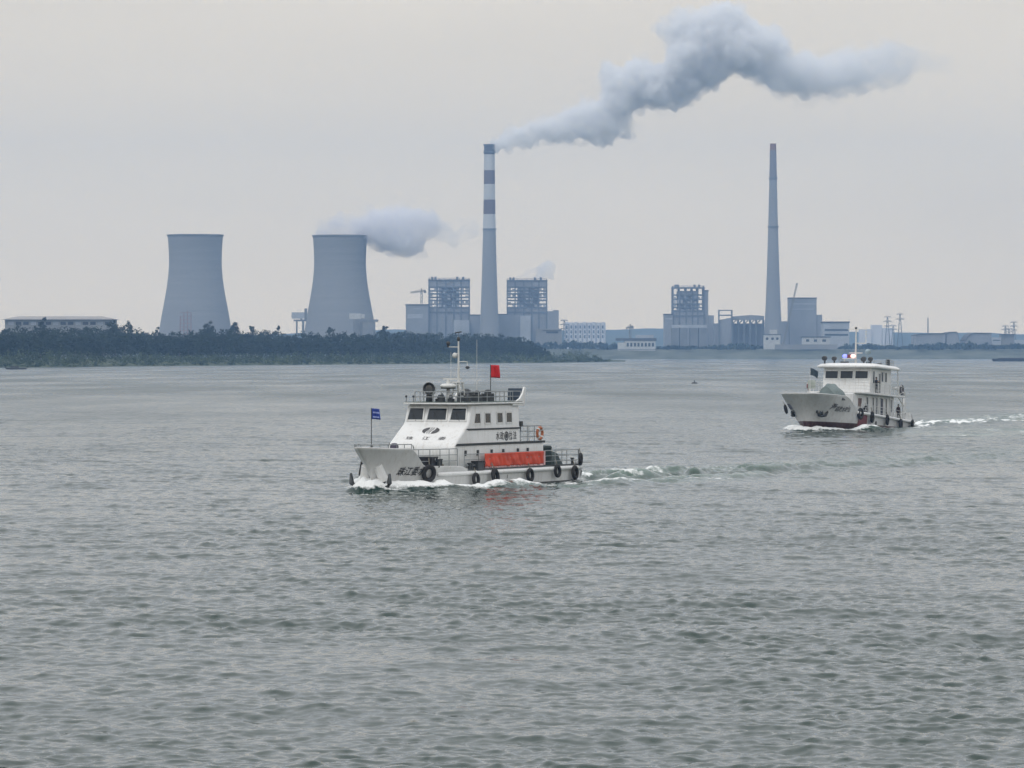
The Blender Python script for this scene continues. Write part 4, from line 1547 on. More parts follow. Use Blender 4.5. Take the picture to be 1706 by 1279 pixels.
flag(B2, 1.75, -2.4, 3.9, 2.5, .85, .75, mat('dull_blue_flag', (.035, .06, .08), .7), 'dark blue flag drooping at the front corner of the ship upper deck', -B2['rz'] + .2, pole=STEELW, sag=.35)
nb_ = MB().bx((-.5, -.03, 0), (.5, .03, .9))
deck_thing('notice_board', B2, nb_, mat('pale_board', (.36, .4, .36), .6), 'pale board on the ship upper deck rail under the dark blue flag', 'board', (1.55, -2.3, 4.2), R(70))
life_ring(B2, .6, -3.02, 4.5, 0, 'dark red life ring on the upper deck rail next to the pale board', 1.1, mat('dark_red_ring', (.2, .05, .05), .6))
life_ring(B2, -9.6, 2.98, 4.55, 0, 'dark life ring on the upper deck rail beside the white pipe arch', 1.55, mat('grey_ring', (.10, .09, .10), .6))
hy2 = lambda x, z=.9: H2.half(x, z) + .19
tyre(B2, 9.0, -(H2.half(9.0, 2.3) + .22), 1.75, 'black tyre hanging off the far side of the second ship bow', 1.2, yaw=R(30), tilt=.25)
tyre(B2, 2.05, H2.half(2.05, 1.4) + .2, 1.55, 'black tyre in front of the red side stripe of the second ship', 1.48, yaw=-.15)
tyre(B2, -.4, 2.62, 2.05, 'black tyre resting on the deck edge above the red side stripe', 1.05, yaw=-.2)
tyre(B2, -1.1, hy2(-1.1) + .08, 1.3, 'black tyre just behind the red side stripe of the second ship', 1.48, yaw=.1)
tyre(B2, -5.4, hy2(-5.4) + .08, 1.15, 'black tyre under the blue side window of the second ship', 1.4, yaw=.1)
tyre(B2, -9.4, hy2(-9.4) + .08, .8, 'black tyre below the aft deck person of the second ship', 1.48, yaw=.1)
tyre(B2, -13.1, hy2(-13.1) + .1, .85, 'black tyre at the stern corner of the second ship', 1.48, yaw=.3)


def person(B, at_, yaw, label, coat, legs, arms='held', hair_c=(.012, .01, .01)):
    """standing figure, one skinned body; +X is where it faces"""
    P, Rr, E = [], [], []

    def nd(p, r, par=None):
        P.append(p)
        Rr.append(r)
        if par is not None:
            E.append((par, len(P) - 1))
        return len(P) - 1
    pel = nd((0, 0, .95), .145)
    wst = nd((0, 0, 1.10), .13, pel)
    chs = nd((.01, 0, 1.30), .155, wst)
    nk0 = nd((0, 0, 1.44), .075, chs)
    nk = nd((.01, 0, 1.51), .055, nk0)
    hd = nd((.03, 0, 1.60), .092, nk)
    nd((.02, 0, 1.68), .088, hd)
    for sg in (1, -1):
        hip = nd((0, sg * .10, .88), .10, pel)
        kn = nd((.02, sg * .12, .50), .064, hip)
        an = nd((-.01, sg * .13, .09), .045, kn)
        nd((.15, sg * .14, .045), .04, an)
        sh = nd((0, sg * .20, 1.39), .06, chs)
        if arms == 'held':
            el, wr_ = (.06, sg * .27, 1.12), (.30, sg * .12, 1.26)
        else:
            el, wr_ = (-.02, sg * .27, 1.10), (.05, sg * .27, .84)
        e1 = nd(el, .047, sh)
        w1 = nd(wr_, .03, e1)
        d = (Vector(wr_) - Vector(el)).normalized()
        pm = nd(tuple(Vector(wr_) + d * .07), .03, w1)
        side = d.cross(Vector((0, 1, 0))).normalized() if abs(d.y) < .9 else Vector((1, 0, 0))
        for k, ln in enumerate((.065, .08, .075, .06)):
            o_ = side * (k - 1.5) * .022
            f1 = nd(tuple(Vector(wr_) + d * (.08 + ln * .5) + o_), .009, pm)
            nd(tuple(Vector(wr_) + d * (.08 + ln) + o_ + Vector((0, -sg * .02, 0))), .008, f1)
        nd(tuple(Vector(wr_) + d * .06 - side * .06), .010, w1)
    me = bpy.data.meshes.new('person')
    me.from_pydata(P, E, [])
    o = bpy.data.objects.new('person', me)
    COL.objects.link(o)
    md = o.modifiers.new('skin', 'SKIN')
    for i, sv in enumerate(me.skin_vertices[0].data):
        sv.radius = (Rr[i] * (0.8 if i in (2,) else 1), Rr[i])
        sv.use_root = i == 0
    o.modifiers.new('sub', 'SUBSURF').levels = 1
    o.modifiers['sub'].render_levels = 1
    bake_modifiers(o)
    me = o.data
    me.materials.clear()
    for m_ in (coat, legs, SKIN):
        me.materials.append(m_)
    for p in me.polygons:
        c = p.center
        reach = max(abs(c.x - .01), abs(c.y))
        p.material_index = 2 if c.z > 1.47 or (arms == 'held' and c.x > .27 and c.z > 1.1) or (arms != 'held' and .68 < c.z < .86 and abs(c.y) > .22) else (1 if c.z < .93 else 0)
        p.use_smooth = True
    h = MB().sphere((0.0, 0, 1.655), .115, 12, (1.0, .92, .95))
    h.build('hair', mat('dark_hair', hair_c, .7), o, smooth=True)
    fc = MB().sphere((.115, 0, 1.595), .018, 6, (1, .8, 1.4)).sphere((.0, .095, 1.6), .02, 6, (1, .5, 1.5)).sphere((.0, -.095, 1.6), .02, 6, (1, .5, 1.5))
    fc.build('nose_and_ears', SKIN, o)
    ey = MB().sphere((.108, .035, 1.625), .011, 6).sphere((.108, -.035, 1.625), .011, 6).box((.112, 0, 1.545), (.01, .045, .01))
    ey.build('eyes_and_mouth', DARKM, o)
    o.matrix_world = B['M'] @ Matrix.Translation(on(B, *at_)) @ Matrix.Rotation(yaw, 4, 'Z')
    return tag(o, label, 'person')


SKIN = mat('skin', (.42, .27, .2), .6, .1, 6)
NAVY = mat('navy_uniform', (.015, .018, .03), .8, .2, 5)
DGREY = mat('dark_trousers', (.025, .027, .035), .8, .2, 5)
MAROON = mat('dark_maroon_coat', (.035, .015, .02), .8, .2, 5)
person(B2, (-3.0, 2.72, 3.905), R(70), 'person in dark clothes standing on the upper deck, hands raised before the chest', NAVY, DGREY)
person(B2, (-11.1, 2.1, 1.31), R(60), 'person in dark clothes standing on the aft main deck beside the pipe arch', MAROON, DGREY, arms='down')

# ================================================================== far bank
CONC = mat('weathered_concrete', (0.28, 0.28, 0.275), 0.9, 0.18, 0.05, stretch=(1, 1, .2))
CONCD = mat('dark_concrete', (0.20, 0.205, 0.21), 0.9, 0.2, 0.06)
CLAD = mat('grey_cladding', (0.30, 0.31, 0.325), 0.7, 0.2, 0.05, stretch=(1, 1, .3))
CLADL = mat('pale_cladding', (0.42, 0.44, 0.46), 0.7, 0.15, 0.05)
FRAME = mat('steel_frame_paint', (0.16, 0.175, 0.20), 0.6, 0.2, 0.1)
PLAST = mat('pale_plaster', (0.55, 0.55, 0.52), 0.85, 0.12, 0.1)
ROOFD = mat('dark_roof', (0.09, 0.09, 0.09), 0.8, 0.2, 0.1)
ROOFT = mat('beige_roof_sheet', (0.33, 0.30, 0.27), 0.7, 0.15, 0.05)
DGLASS = glass_mat('far_window_glass', (.03, .035, .04), .2)
CRANE = mat('faded_crane_paint', (0.22, 0.20, 0.16), 0.6, 0.15, 0.3)
FD = 5185.0


def fp(px, py, d=FD):
    return (wx(px, d), wz(py, d))


TOWERC = mat('cooling_tower_concrete', (0.275, 0.275, 0.27), 0.9, 0.075, 0.10, stretch=(.12, .12, 2.6), dirt=(.16, .16, .165), dirt_amt=.5)


def cooling_tower(px, d, prof, label):
    o = empty('cooling_tower', (wx(px, d), d, 6.0), label, 'cooling tower', 'hyperbolic cooling towers')
    k = d / FPX
    pr = [(r * k, wz(y, d) - 6.0) for y, r in prof]
    inn = [(r - 1.2, z) for r, z in reversed(pr)]
    MB().lathe(pr + inn, n=96, closed=True).build('shell', TOWERC, o, smooth=True)
    rt = pr[0]
    MB().lathe([(rt[0] + .1, rt[1] - .2), (rt[0] + 1.0, rt[1] - .1), (rt[0] + 1.0, rt[1] + 1.6), (rt[0] - 1.3, rt[1] + 1.6), (rt[0] - 1.3, rt[1] - .2)], n=96).build('rim', CONCD, o)
    rb = pr[-1]
    lg = MB()
    for i in range(48):
        a, b = 2 * math.pi * i / 48, 2 * math.pi * (i + .5) / 48
        c = 2 * math.pi * (i + 1) / 48
        top = (rb[0] * math.cos(b), rb[0] * math.sin(b), rb[1] + .5)
        for q_ in (a, c):
            lg.bar(((rb[0] + 2.5) * math.cos(q_), (rb[0] + 2.5) * math.sin(q_), 0), top, .9)
    lg.build('support_columns', CONCD, o)
    return o


TP = [(393, 46.2), (398, 45.5), (408, 44.8), (420, 44.2), (435, 43.8), (448, 44.2), (462, 45.4), (478, 47.5), (494, 50.2), (510, 53.2), (527, 56.4), (545, 59.4), (560, 62), (574, 64)]
TP2 = [(y + 1, r * .985) for y, r in TP]
cooling_tower(325.5, 5000, TP, 'pale concrete cooling tower with no steam above it')
cooling_tower(566.5, 5000, TP2, 'pale concrete cooling tower with steam drifting from its top')


def chimney(px, d, prof, m, label, rings, capm):
    o = empty('chimney', (wx(px, d), d, 6.0), label, 'chimney')
    k = d / FPX
    pr = [(r * k, wz(y, d) - 6.0) for y, r in prof]
    MB().lathe(pr + [(pr[-1][0] - 1.2, pr[-1][1]), (pr[-1][0] - 1.2, pr[-1][1] - 6), (0, pr[-1][1] - 6)], n=40).build('shaft', m, o, smooth=False)
    for y, r in rings:
        z = wz(y, d) - 6
        MB().lathe([(r * k - .5, z - .5), (r * k + 1.0, z - .5), (r * k + 1.0, z + 1.1), (r * k - .5, z + 1.1)], n=40).build('gallery', capm, o)
    return o


hz_ = lambda y: wz(y, FD) - 6.0
C_D, C_L, C_P = (0.165, 0.125, 0.13), (0.60, 0.61, 0.60), (0.32, 0.325, 0.33)
b1m = band_mat('banded_chimney_paint', [(-99, C_P), (hz_(381), C_L), (hz_(356.5), C_D), (hz_(332.5), C_L), (hz_(306.5), C_D), (hz_(283.5), C_L), (hz_(257), (0.10, 0.10, 0.12))], var=.07, scale=.06)
chimney(815.3, FD, [(586, 17.2), (545, 15.6), (500, 13.9), (450, 12.3), (400, 11.0), (350, 10.0), (300, 9.3), (240.5, 8.9)], b1m, 'tall red and white banded chimney with smoke pouring from its top', [(253.5, 9.2), (382, 10.6), (241.5, 8.9)], FRAME)
b2m = band_mat('bare_chimney_concrete', [(-99, C_P), (hz_(300), (0.24, 0.23, 0.25)), (hz_(250), (0.30, 0.17, 0.13))], var=.08, scale=.06)
chimney(1288, FD, [(586, 15.8), (545, 14.2), (500, 12.2), (450, 10.4), (400, 8.9), (350, 7.5), (300, 6.4), (239, 5.2)], b2m, 'tall bare grey chimney with a rusty tip and no smoke', [(297, 6.4), (378, 8.4)], FRAME)


def fbox(mb, x0, x1, y0, y1, d, dep, front=0.0, base=None):
    """box from photo-measured sides at distance d, dep metres deep"""
    mb.bx((wx(x0, d), d + front, wz(y1, d) if base is None else base), (wx(x1, d), d + front + dep, wz(y0, d)))
    return mb


def boiler(label, x0, x1, ytop, ybot, d, solid, opens, core, name='boiler_house', dep=42.0, capband=True):
    """open steel tower: columns and floors round a solid furnace block"""
    cx = (wx(x0, d) + wx(x1, d)) / 2
    o = empty(name, (cx, d, 6.0), label, 'boiler house')
    def lx(px):
        return wx(px, d) - cx
    def lz(py):
        return wz(py, d) - 6
    X0, X1 = lx(x0), lx(x1)
    MB().bx((lx(core[0]), 3, 0), (lx(core[1]), dep - 3, lz(solid[0]) - .3)).build('furnace_block', CLAD, o)
    if capband:
        MB().bx((X0 + .2, .2, lz(solid[0])), (X1 - .2, dep - .2, lz(ytop) - 1.6)).build('top_storey', CLAD, o)
    MB().bx((X0 - 1, -1, lz(ytop) - 1.5), (X1 + 1, dep + 1, lz(ytop))).build('roof', FRAME, o)
    MB().bx((X0 + .3, .3, 0), (X1 - .3, dep - .3, lz(solid[1]))).build('base_storey', CLAD, o)
    fr = MB()
    for px in [X0 + (X1 - X0) * t for t in (0, .2, .42, .62, .8, 1)]:
        for y in (0, dep * .5, dep):
            fr.bx((px - .7, y - .7, 0), (px + .7, y + .7, lz(ytop) - 1.6))
    fr.build('steel_columns', FRAME, o)
    for y in opens:
        fl = MB().bx((X0 - .3, -.8, lz(y) - .7), (X1 + .3, dep + .8, lz(y) + .7))
        fl.build('floor_slab', FRAME, o)
    for k, y in enumerate(opens[:-1]):
        y2 = opens[k + 1]
        z0, z1 = lz(y2) + .9, lz(y) - .9
        rr = random.Random(int(x0) + k)
        t = core[0] - x0
        for a in range(9):
            w = (X1 - X0) / 9
            if rr.random() < .62:
                MB().bx((X0 + w * a + .9, -.55, z0), (X0 + w * (a + 1) - .9, -.35, z0 + (z1 - z0) * rr.choice((.5, .8, 1)))).build('wall_panel', CLADL if k % 2 else CLAD, o)
    tr = MB()
    for t in (.08, .16, .7, .85):
        tr.bx((X0 + (X1 - X0) * t - 1.4, 6, lz(ytop)), (X0 + (X1 - X0) * t + 1.4, 9, lz(ytop) + 3.2))
    rail(tr, [(X0, 0, lz(ytop)), (X1, 0, lz(ytop)), (X1, dep, lz(ytop)), (X0, dep, lz(ytop)), (X0, 0, lz(ytop))], 1.6, .18, 0, 6)
    tr.build('roof_vents', FRAME, o)
    return o


def block(name, label, cat, d, boxes, roofs=(), extra=(), dep=30.0):
    """plain building from measured boxes; wins = rows of windows"""
    x0 = min(b[0] for b in boxes)
    x1 = max(b[1] for b in boxes)
    cx = (wx(x0, d) + wx(x1, d)) / 2
    o = empty(name, (cx, d, 6.0), label, cat)
    for b in boxes:
        mb = MB().bx((wx(b[0], d) - cx, b[5] if len(b) > 5 else 0, (wz(b[3], d) - 6)), (wx(b[1], d) - cx, (b[5] if len(b) > 5 else 0) + (b[6] if len(b) > 6 else dep), wz(b[2], d) - 6))
        mb.build('wall', b[4], o)
    for b in roofs:
        mb = MB().bx((wx(b[0], d) - cx - .6, (b[4] if len(b) > 4 else 0) - .6, wz(b[2], d) - 6 + .01), (wx(b[1], d) - cx + .6, (b[4] if len(b) > 4 else 0) + dep + .6, wz(b[2], d) - 6 + b[3]))
        mb.build('roof', ROOFD, o)
    for x_0, x_1, y_0, y_1, m_ in extra:
        MB().bx((wx(x_0, d) - cx, -.25, wz(y_1, d) - 6), (wx(x_1, d) - cx, .2, wz(y_0, d) - 6)).build('window' if m_ is DGLASS else 'panel', m_, o)
    return o


boiler('open framed boiler house left of the banded chimney', 714.5, 781.5, 465, 584, 5230, (478, 512), (478, 484, 489, 495, 500, 506, 512, 520), (731, 765))
boiler('open framed boiler house right of the banded chimney, steam off its roof', 845, 911, 466, 584, 5230, (478, 512), (478, 484, 489, 495, 500, 506, 512, 520), (862, 897))
boiler('open framed boiler house standing alone between the two chimneys', 1121.5, 1173, 478, 584, 5230, (484, 516), (491, 498, 506, 512, 518, 526), (1129, 1163), capband=False)
block('turbine_hall', 'low grey hall joined to the left boiler house, pale band on its wall', 'industrial hall', 5225, [(676, 713.6, 508.5, 586, CLAD)], [(676, 713.6, 508.5, 1.5)], [(679, 704, 523, 530, CLADL), (690, 700, 513, 515, CLADL)], dep=50)
block('ash_house', 'low grey building at the foot of the banded chimney, left side', 'industrial hall', 5215, [(782.4, 800, 525, 586, CLAD), (756, 782, 533, 586, CLADL, -12, 11)], [(782.4, 800, 525, 1)], dep=30)
block('ash_house', 'low grey building at the foot of the banded chimney, right side', 'industrial hall', 5215, [(828, 866, 524, 586, CLAD), (866.5, 884, 526, 586, CLADL, -10, 11)], [(828, 844, 524, 1)], dep=14)
block('switch_house', 'dark block at the right end of the right boiler house', 'industrial hall', 5225, [(911.9, 931, 518, 586, CLAD), (922, 931, 516.5, 518, FRAME)], [], [(913, 930, 547, 549, CLADL)], dep=45)
block('side_tower', 'dark windowless block hugging the right side of the middle boiler house', 'industrial hall', 5232, [(1173.6, 1180, 485, 586, CLAD), (1180.3, 1189.5, 525, 586, CLAD)], [(1173.6, 1180, 485, 1.5)], dep=40)
block('side_annex', 'dark block hugging the left side of the middle boiler house', 'industrial hall', 5228, [(1107, 1120.8, 524.5, 586, CLAD)], [(1107, 1120.8, 524.5, 1.5)], [(1109, 1120, 530, 532, CLADL)], dep=40)
# precipitator hoppers in front of the middle boiler house
pc = empty('precipitator', (wx(1151, 5150), 5150, 6), 'row of grey precipitator casings below the middle boiler house', 'industrial plant')
for k, px in enumerate((1125, 1139, 1156, 1171)):
    w = 5.2
    MB().bx((wx(px, 5150) - wx(1151, 5150) - w * .9, 0, 3), (wx(px, 5150) - wx(1151, 5150) + w * .9, 18, wz(546, 5150) - 6)).build('casing', CONCD, pc)
MB().bx((wx(1120, 5150) - wx(1151, 5150), 2, wz(545.9, 5150) - 6), (wx(1178, 5150) - wx(1151, 5150), 17, wz(541, 5150) - 6)).build('duct', CLADL, pc)
block('boiler_house_far', 'dark grey plant block right of the bare chimney, no steam', 'boiler house', 5240, [(1315.5, 1360.5, 497, 586, CLAD), (1361, 1370, 524, 586, CLAD, 3, 30), (1300, 1315, 535, 586, CLAD, 3, 30), (1371, 1377, 536, 586, CLAD, 3, 30)], [(1315.5, 1360.5, 497, 1.2)], [(1318, 1359, 505, 507, CLADL), (1320, 1356, 514, 515.5, CLADL)], dep=40)['category'] = 'boiler house'
block('office_block', 'grey block with two pale floors right of the plant, behind the ship mast', 'building', 5100, [(1371, 1415, 538, 586, CLADL)], [(1371, 1415, 538, 2)], [(1374, 1413, 548, 551, DGLASS), (1374, 1413, 556, 559, DGLASS)], dep=30)
# conveyor bridge with arched openings between plant and bare chimney
cb = empty('coal_conveyor', (wx(1245, 5200), 5200, 6), 'long low conveyor gallery running to the foot of the bare chimney', 'conveyor')
lx = lambda px: wx(px, 5200) - wx(1245, 5200)
lz = lambda py: wz(py, 5200) - 6
MB().prism([(lx(1220), lz(527)), (lx(1250), lz(524.5)), (lx(1273), lz(526)), (lx(1273), lz(533)), (lx(1220), lz(533))], 0, 8).build('gallery', CLAD, cb)
ct = MB()
for px in (1220, 1230, 1240, 1250, 1260, 1272):
    ct.bx((lx(px) - 1.2, 1, 0), (lx(px) + 1.2, 7, lz(533)))
    ct.bar((lx(px), 4, lz(540)), (lx(px + 7), 4, lz(533)), 1.2)
ct.build('trestle', FRAME, cb)
MB().bx((lx(1190), 10, 0), (lx(1272), 40, lz(538.5))).build('coal_shed', CLAD, cb)
gf = empty('portal_frame', (wx(1209, 5190), 5190, 6), 'small open steel portal standing right of the middle boiler house', 'steel frame')
fr = MB()
k0 = lambda px: wx(px, 5190) - wx(1209, 5190)
for px in (1198, 1219.5):
    for y in (0, 10):
        fr.bx((k0(px) - .7, y - .7, 0), (k0(px) + .7, y + .7, wz(516.5, 5190) - 6))
fr.bx((k0(1197), -.9, wz(517.6, 5190) - 6), (k0(1220.4), 11, wz(516, 5190) - 6)).bx((k0(1199), -.6, wz(526, 5190) - 6), (k0(1219), 10.6, wz(524, 5190) - 6))
fr.build('frame', FRAME, gf)
MB().prism([(k0(1197), 0), (k0(1197), wz(533, 5190) - 6), (k0(1218.6), wz(529, 5190) - 6), (k0(1218.6), 0)], 1.5, 9).build('bunker', CLAD, gf)


def lattice(mb, a, b, w, n, r):
    a, b = Vector(a), Vector(b)
    t = (b - a).normalized()
    u = Vector((0, 1, 0))
    v = t.cross(u).normalized()
    cs = [(u * i + v * j) * w / 2 for i, j in ((1, 1), (1, -1), (-1, -1), (-1, 1))]
    for c in cs:
        mb.bar(a + c, b + c, r)
    for k in range(n):
        p, q_ = a.lerp(b, k / n), a.lerp(b, (k + 1) / n)
        for i in range(4):
            mb.bar(p + cs[i], q_ + cs[(i + 1) % 4], r * .7)
    return mb


def tower_crane(px, d, ytop, ybase, jib0, jib1, label):
    o = empty('tower_crane', (wx(px, d), d, 6), label, 'crane')
    zt = wz(ytop, d) - 6
    z = lambda y: wz(y, d) - 6
    X = lambda p: wx(p, d) - wx(px, d)
    lattice(MB(), (0, 0, 0), (0, 0, zt), 2.2, 16, .55).build('mast', CRANE, o)
    lattice(MB(), (X(jib0), 0, zt - 1.2), (X(jib1), 0, zt + 1.2), 1.6, 14, .5).build('jib', CRANE, o)
    MB().box((X(jib1) * .85, 0, zt - .2), (3.2, 2.4, 3)).build('counterweight', CONCD, o)
    MB().bar((0, 0, zt), (0, 0, zt + 4), 1.2).bar((0, 0, zt + 4), (X(jib0) * .7, 0, zt), .3).bar((0, 0, zt + 4), (X(jib1) * .8, 0, zt + 1), .3).build('apex', CRANE, o)
    MB().box((-.5, -1.8, zt - 2), (2, 2, 2.2)).build('cab', CLADL, o)
    return o


tower_crane(702.3, 5300, 485.5, 530, 684, 709, 'small tower crane poking up beside the left boiler house')
tower_crane(1050, 5050, 545, 586, 1043, 1054, 'tiny reddish tower crane above the low riverside buildings')
cc = empty('crawler_crane', (wx(1303, 5160), 5160, 8), 'crane with one long boom leaning up right beside the bare chimney', 'crane')
lattice(MB(), (0, 0, 3), (wx(1328, 5160) - wx(1303, 5160), 0, wz(471, 5160) - 8), 1.5, 24, .5).build('boom', CRANE, cc)
MB().box((-2, 0, 3.2), (6, 3.4, 3)).build('cab', CRANE, cc)
MB().box((-1, -2, .8), (7, 1.2, 1.5)).box((-1, 2, .8), (7, 1.2, 1.5)).build('track', DARKM, cc)
MB().bar((-3, 0, 5), (wx(1328, 5160) - wx(1303, 5160) - .5, 0, wz(472, 5160) - 8), .2).build('stay_rope', FRAME, cc)

# ------------------------------------------------------------------ buildings nearer and farther than the plant
block('gantry_house', 'pale box house on stilts at the left foot of the steaming tower', 'industrial building', 4700, [(485.5, 507, 520, 530.5, CLADL), (489, 510, 532, 535, FRAME), (493, 495, 535, 575, FRAME), (503, 506, 535, 575, FRAME), (500, 503, 530.6, 531.9, FRAME), (507.2, 511, 513.5, 531.9, CONCD)], dep=12)
block('pump_house', 'small white box house in front of the steaming tower base', 'industrial building', 4650, [(582, 601, 522, 531, PLAST), (602, 607, 523, 530, PLAST), (588, 604, 531.2, 570, CONC)], dep=10)
block('pipe_bridge', 'low grey pipe bridge at the right foot of the steaming tower', 'industrial building', 4640, [(592, 630, 532, 536, CONCD), (600, 603, 536.2, 575, CONCD), (622, 625, 536.2, 575, CONCD)], dep=6)
sc_ = empty('scaffold', (wx(309, 4800), 4800, 6), 'faint reddish scaffold standing before the tower without steam', 'scaffold')
sf = MB()
q0 = lambda px: wx(px, 4800) - wx(309, 4800)
for px in (300, 306, 312, 318):
    for y in (0, 5):
        sf.bx((q0(px) - .35, y - .35, 0), (q0(px) + .35, y + .35, wz(517 + abs(px - 312) * .8, 4800) - 6))
for y in range(520, 560, 6):
    sf.bx((q0(300), -.3, wz(y + 1, 4800) - 6), (q0(318), 5.3, wz(y, 4800) - 6))
sf.build('frame', mat('rust_red_steel', (.30, .19, .15), .8), sc_)
# long building over the trees at far left
D_ = 3400
lb = empty('long_hall', (wx(97, D_), D_, 4), 'long low building with a hipped beige roof above the trees at far left', 'hall')
k = lambda px: wx(px, D_) - wx(97, D_)
kz = lambda py: wz(py, D_) - 4
MB().bx((k(8), 0, 0), (k(187), 40, kz(532.2))).build('wall', CONC, lb)
vs = [(k(1), -3, kz(532)), (k(193), -3, kz(532)), (k(193), 43, kz(532)), (k(1), 43, kz(532)), (k(28), 20, kz(526.3)), (k(166), 20, kz(526.3))]
MB().add(vs, [(3, 2, 1, 0), (0, 1, 5, 4), (1, 2, 5), (2, 3, 4, 5), (3, 0, 4)]).build('roof', ROOFT, lb)
for a in range(14):
    x0 = 14 + a * 12.4
    MB().bx((k(x0), -.2, kz(541)), (k(x0 + 9), .15, kz(536))).build('window', GLASS if a % 3 else CLADL, lb)
# pale housing far away
D_ = 7200
ap = empty('apartment_block', (wx(974, D_), D_, 8), 'pale far apartment slab between the boiler houses, lost in haze', 'apartment block')
k = lambda px: wx(px, D_) - wx(974, D_)
kz = lambda py: wz(py, D_) - 8
PALEH = mat('very_pale_plaster', (.7, .68, .66), .9, .1, .03)
MB().bx((k(941), 4, 0), (k(1009), 24, kz(537))).build('wall', PALEH, ap)
for a in range(9):
    x0 = 942 + a * 7.5
    MB().bx((k(x0), 0, 0), (k(x0 + 4.6), 3.8, kz(536.2 + (a % 2)))).build('bay', PALEH, ap)
    for zz in range(3):
        MB().bx((k(x0 + 1), -.3, kz(563 - zz * 8)), (k(x0 + 3.4), .2, kz(558 - zz * 8))).build('window', DGLASS, ap)
block('apartment_block', 'pale hazy block of flats behind the ship mast at right', 'apartment block', 7400, [(1432, 1452, 548, 582, PALEH), (1452.6, 1470, 541, 582, PALEH, 5), (1470.5, 1488, 546, 582, PALEH)], dep=20)
# riverside
block('ferry_house', 'pale riverside house with a row of windows and a dark flat roof', 'building', 4870, [(1041, 1092, 567.5, 592, PLAST), (1029.5, 1040.8, 570.5, 592, PLAST), (1060, 1090, 557.5, 562.5, CLADL, 12, 12)], [(1027, 1093, 567.5, 3)], [(1044 + 6 * i, 1047.6 + 6 * i, 571, 577, DGLASS) for i in range(8)] + [(1030, 1092, 581, 583, CLAD)], dep=22)
block('watch_tower', 'small white riverside tower house before the bare chimney', 'building', 4880, [(1273, 1300, 557.5, 582, PLAST), (1283.5, 1295, 549, 557.3, PLAST, 4, 10)], [(1272.5, 1300.5, 557.5, .8)], [(1276, 1280, 562, 566, DGLASS), (1285, 1289, 562, 566, DGLASS), (1293, 1297, 562, 566, DGLASS)], dep=16)
block('depot', 'low pale building with three windows on the bank behind the second ship', 'building', 4880, [(1337, 1382, 562, 580, PLAST)], [(1336, 1383, 562, 1.2)], [(1343, 1348, 565, 569, DGLASS), (1356, 1361, 565, 569, DGLASS), (1370, 1376, 565, 569, DGLASS)], dep=14)
block('quay_wall', 'long pale wall along the far bank left of the second ship', 'wall', 4872, [(1291, 1395, 573.5, 582, CONC)], dep=2)
block('low_store', 'low grey store below the right boiler house, half hidden by trees', 'building', 4950, [(893, 936, 547.5, 585, CONC)], [(905, 934, 551, 1)], [(910, 930, 552, 555, DGLASS)], dep=20)
for (x0, x1, yt, lab, curve) in ((1526, 1575, 557, 'long grey flat shed on the far bank right of the second ship', 0), (1577, 1598, 554, 'short grey shed with a rounded right shoulder, next to a gap in the skyline', 1), (1608, 1652, 555.5, 'grey barrel roofed shed right of the gap in the skyline', 2)):
    D_ = 5050
    o = empty('storage_shed', (wx((x0 + x1) / 2, D_), D_, 6), lab, 'shed', 'sheds on the far bank')
    kk = lambda px: wx(px, D_) - wx((x0 + x1) / 2, D_)
    kz = lambda py: wz(py, D_) - 6
    w = x1 - x0
    top = kz(yt)
    if curve == 0:
        pl = [(kk(x0), 0), (kk(x0), top - 1.5), (kk(x0 + 6), top), (kk(x1), top + 1), (kk(x1), 0)]
    elif curve == 1:
        pl = [(kk(x0), 0), (kk(x0), top - 2), (kk(x0 + 5), top), (kk(x1 - 4), top + .5), (kk(x1 - 2), top - 2), (kk(x1), top - 9), (kk(x1), 0)]
    else:
        pl = [(kk(x0), 0), (kk(x0), top - 9), (kk(x0 + 5), top - 4), (kk(x0 + 10), top - 1), (kk(x0 + 16), top), (kk(x1), top), (kk(x1), 0)]
    MB().prism(pl, 0, 60).build('wall', CLAD, o)
    MB().prism([(a, b) for a, b in pl if b > 0] + [(a, b + .9) for a, b in reversed(pl) if b > 0], -1, 61).build('roof', ROOFD, o)
    MB().bx((kk(x0 + w * .3), -.2, 0), (kk(x0 + w * .5), .1, top * .45)).build('door', CLADL, o)
block('gate_house', 'small pale building with two steps at the far right skyline', 'building', 5040, [(1652.5, 1668, 562, 586, CLADL), (1668.5, 1690, 557.5, 586, CONC, 2), (1690.5, 1712, 566, 586, CLADL)], [(1668.5, 1690, 557.5, 1)], [(1654, 1666, 566, 567.5, DGLASS)], dep=20)


def pylon(px, d, ytop, label, arms=3, thin=False):
    zt = wz(ytop, d) - 8
    o = empty('power_pylon', (wx(px, d), d, 8), label, 'pylon', 'pylons on the far bank')
    mb = MB()
    b = .9 if thin else zt * .085
    for i, j in ((1, 1), (1, -1), (-1, -1), (-1, 1)):
        mb.bar((i * b, j * b, 0), (i * .35, j * .35, zt), .42)
    n = 9
    for q_ in range(n):
        t0, t1 = q_ / n, (q_ + 1) / n
        r0, r1 = b + (.35 - b) * t0, b + (.35 - b) * t1
        for (a, c) in (((1, 1), (-1, 1)), ((-1, 1), (-1, -1)), ((-1, -1), (1, -1)), ((1, -1), (1, 1))):
            mb.bar((a[0] * r0, a[1] * r0, zt * t0), (c[0] * r1, c[1] * r1, zt * t1), .28)
    mb.build('lattice_mast', FRAME, o)
    for a in range(arms):
        z = zt * (1 - .13 * a) - .5
        w = (4.6, 5.6, 4.8)[a]
        MB().bar((-w, 0, z), (w, 0, z), .5, .7).bar((-w, 0, z), (0, 0, z + 1.8), .3).bar((w, 0, z), (0, 0, z + 1.8), .3).build('cross_arm', FRAME, o)
    return o


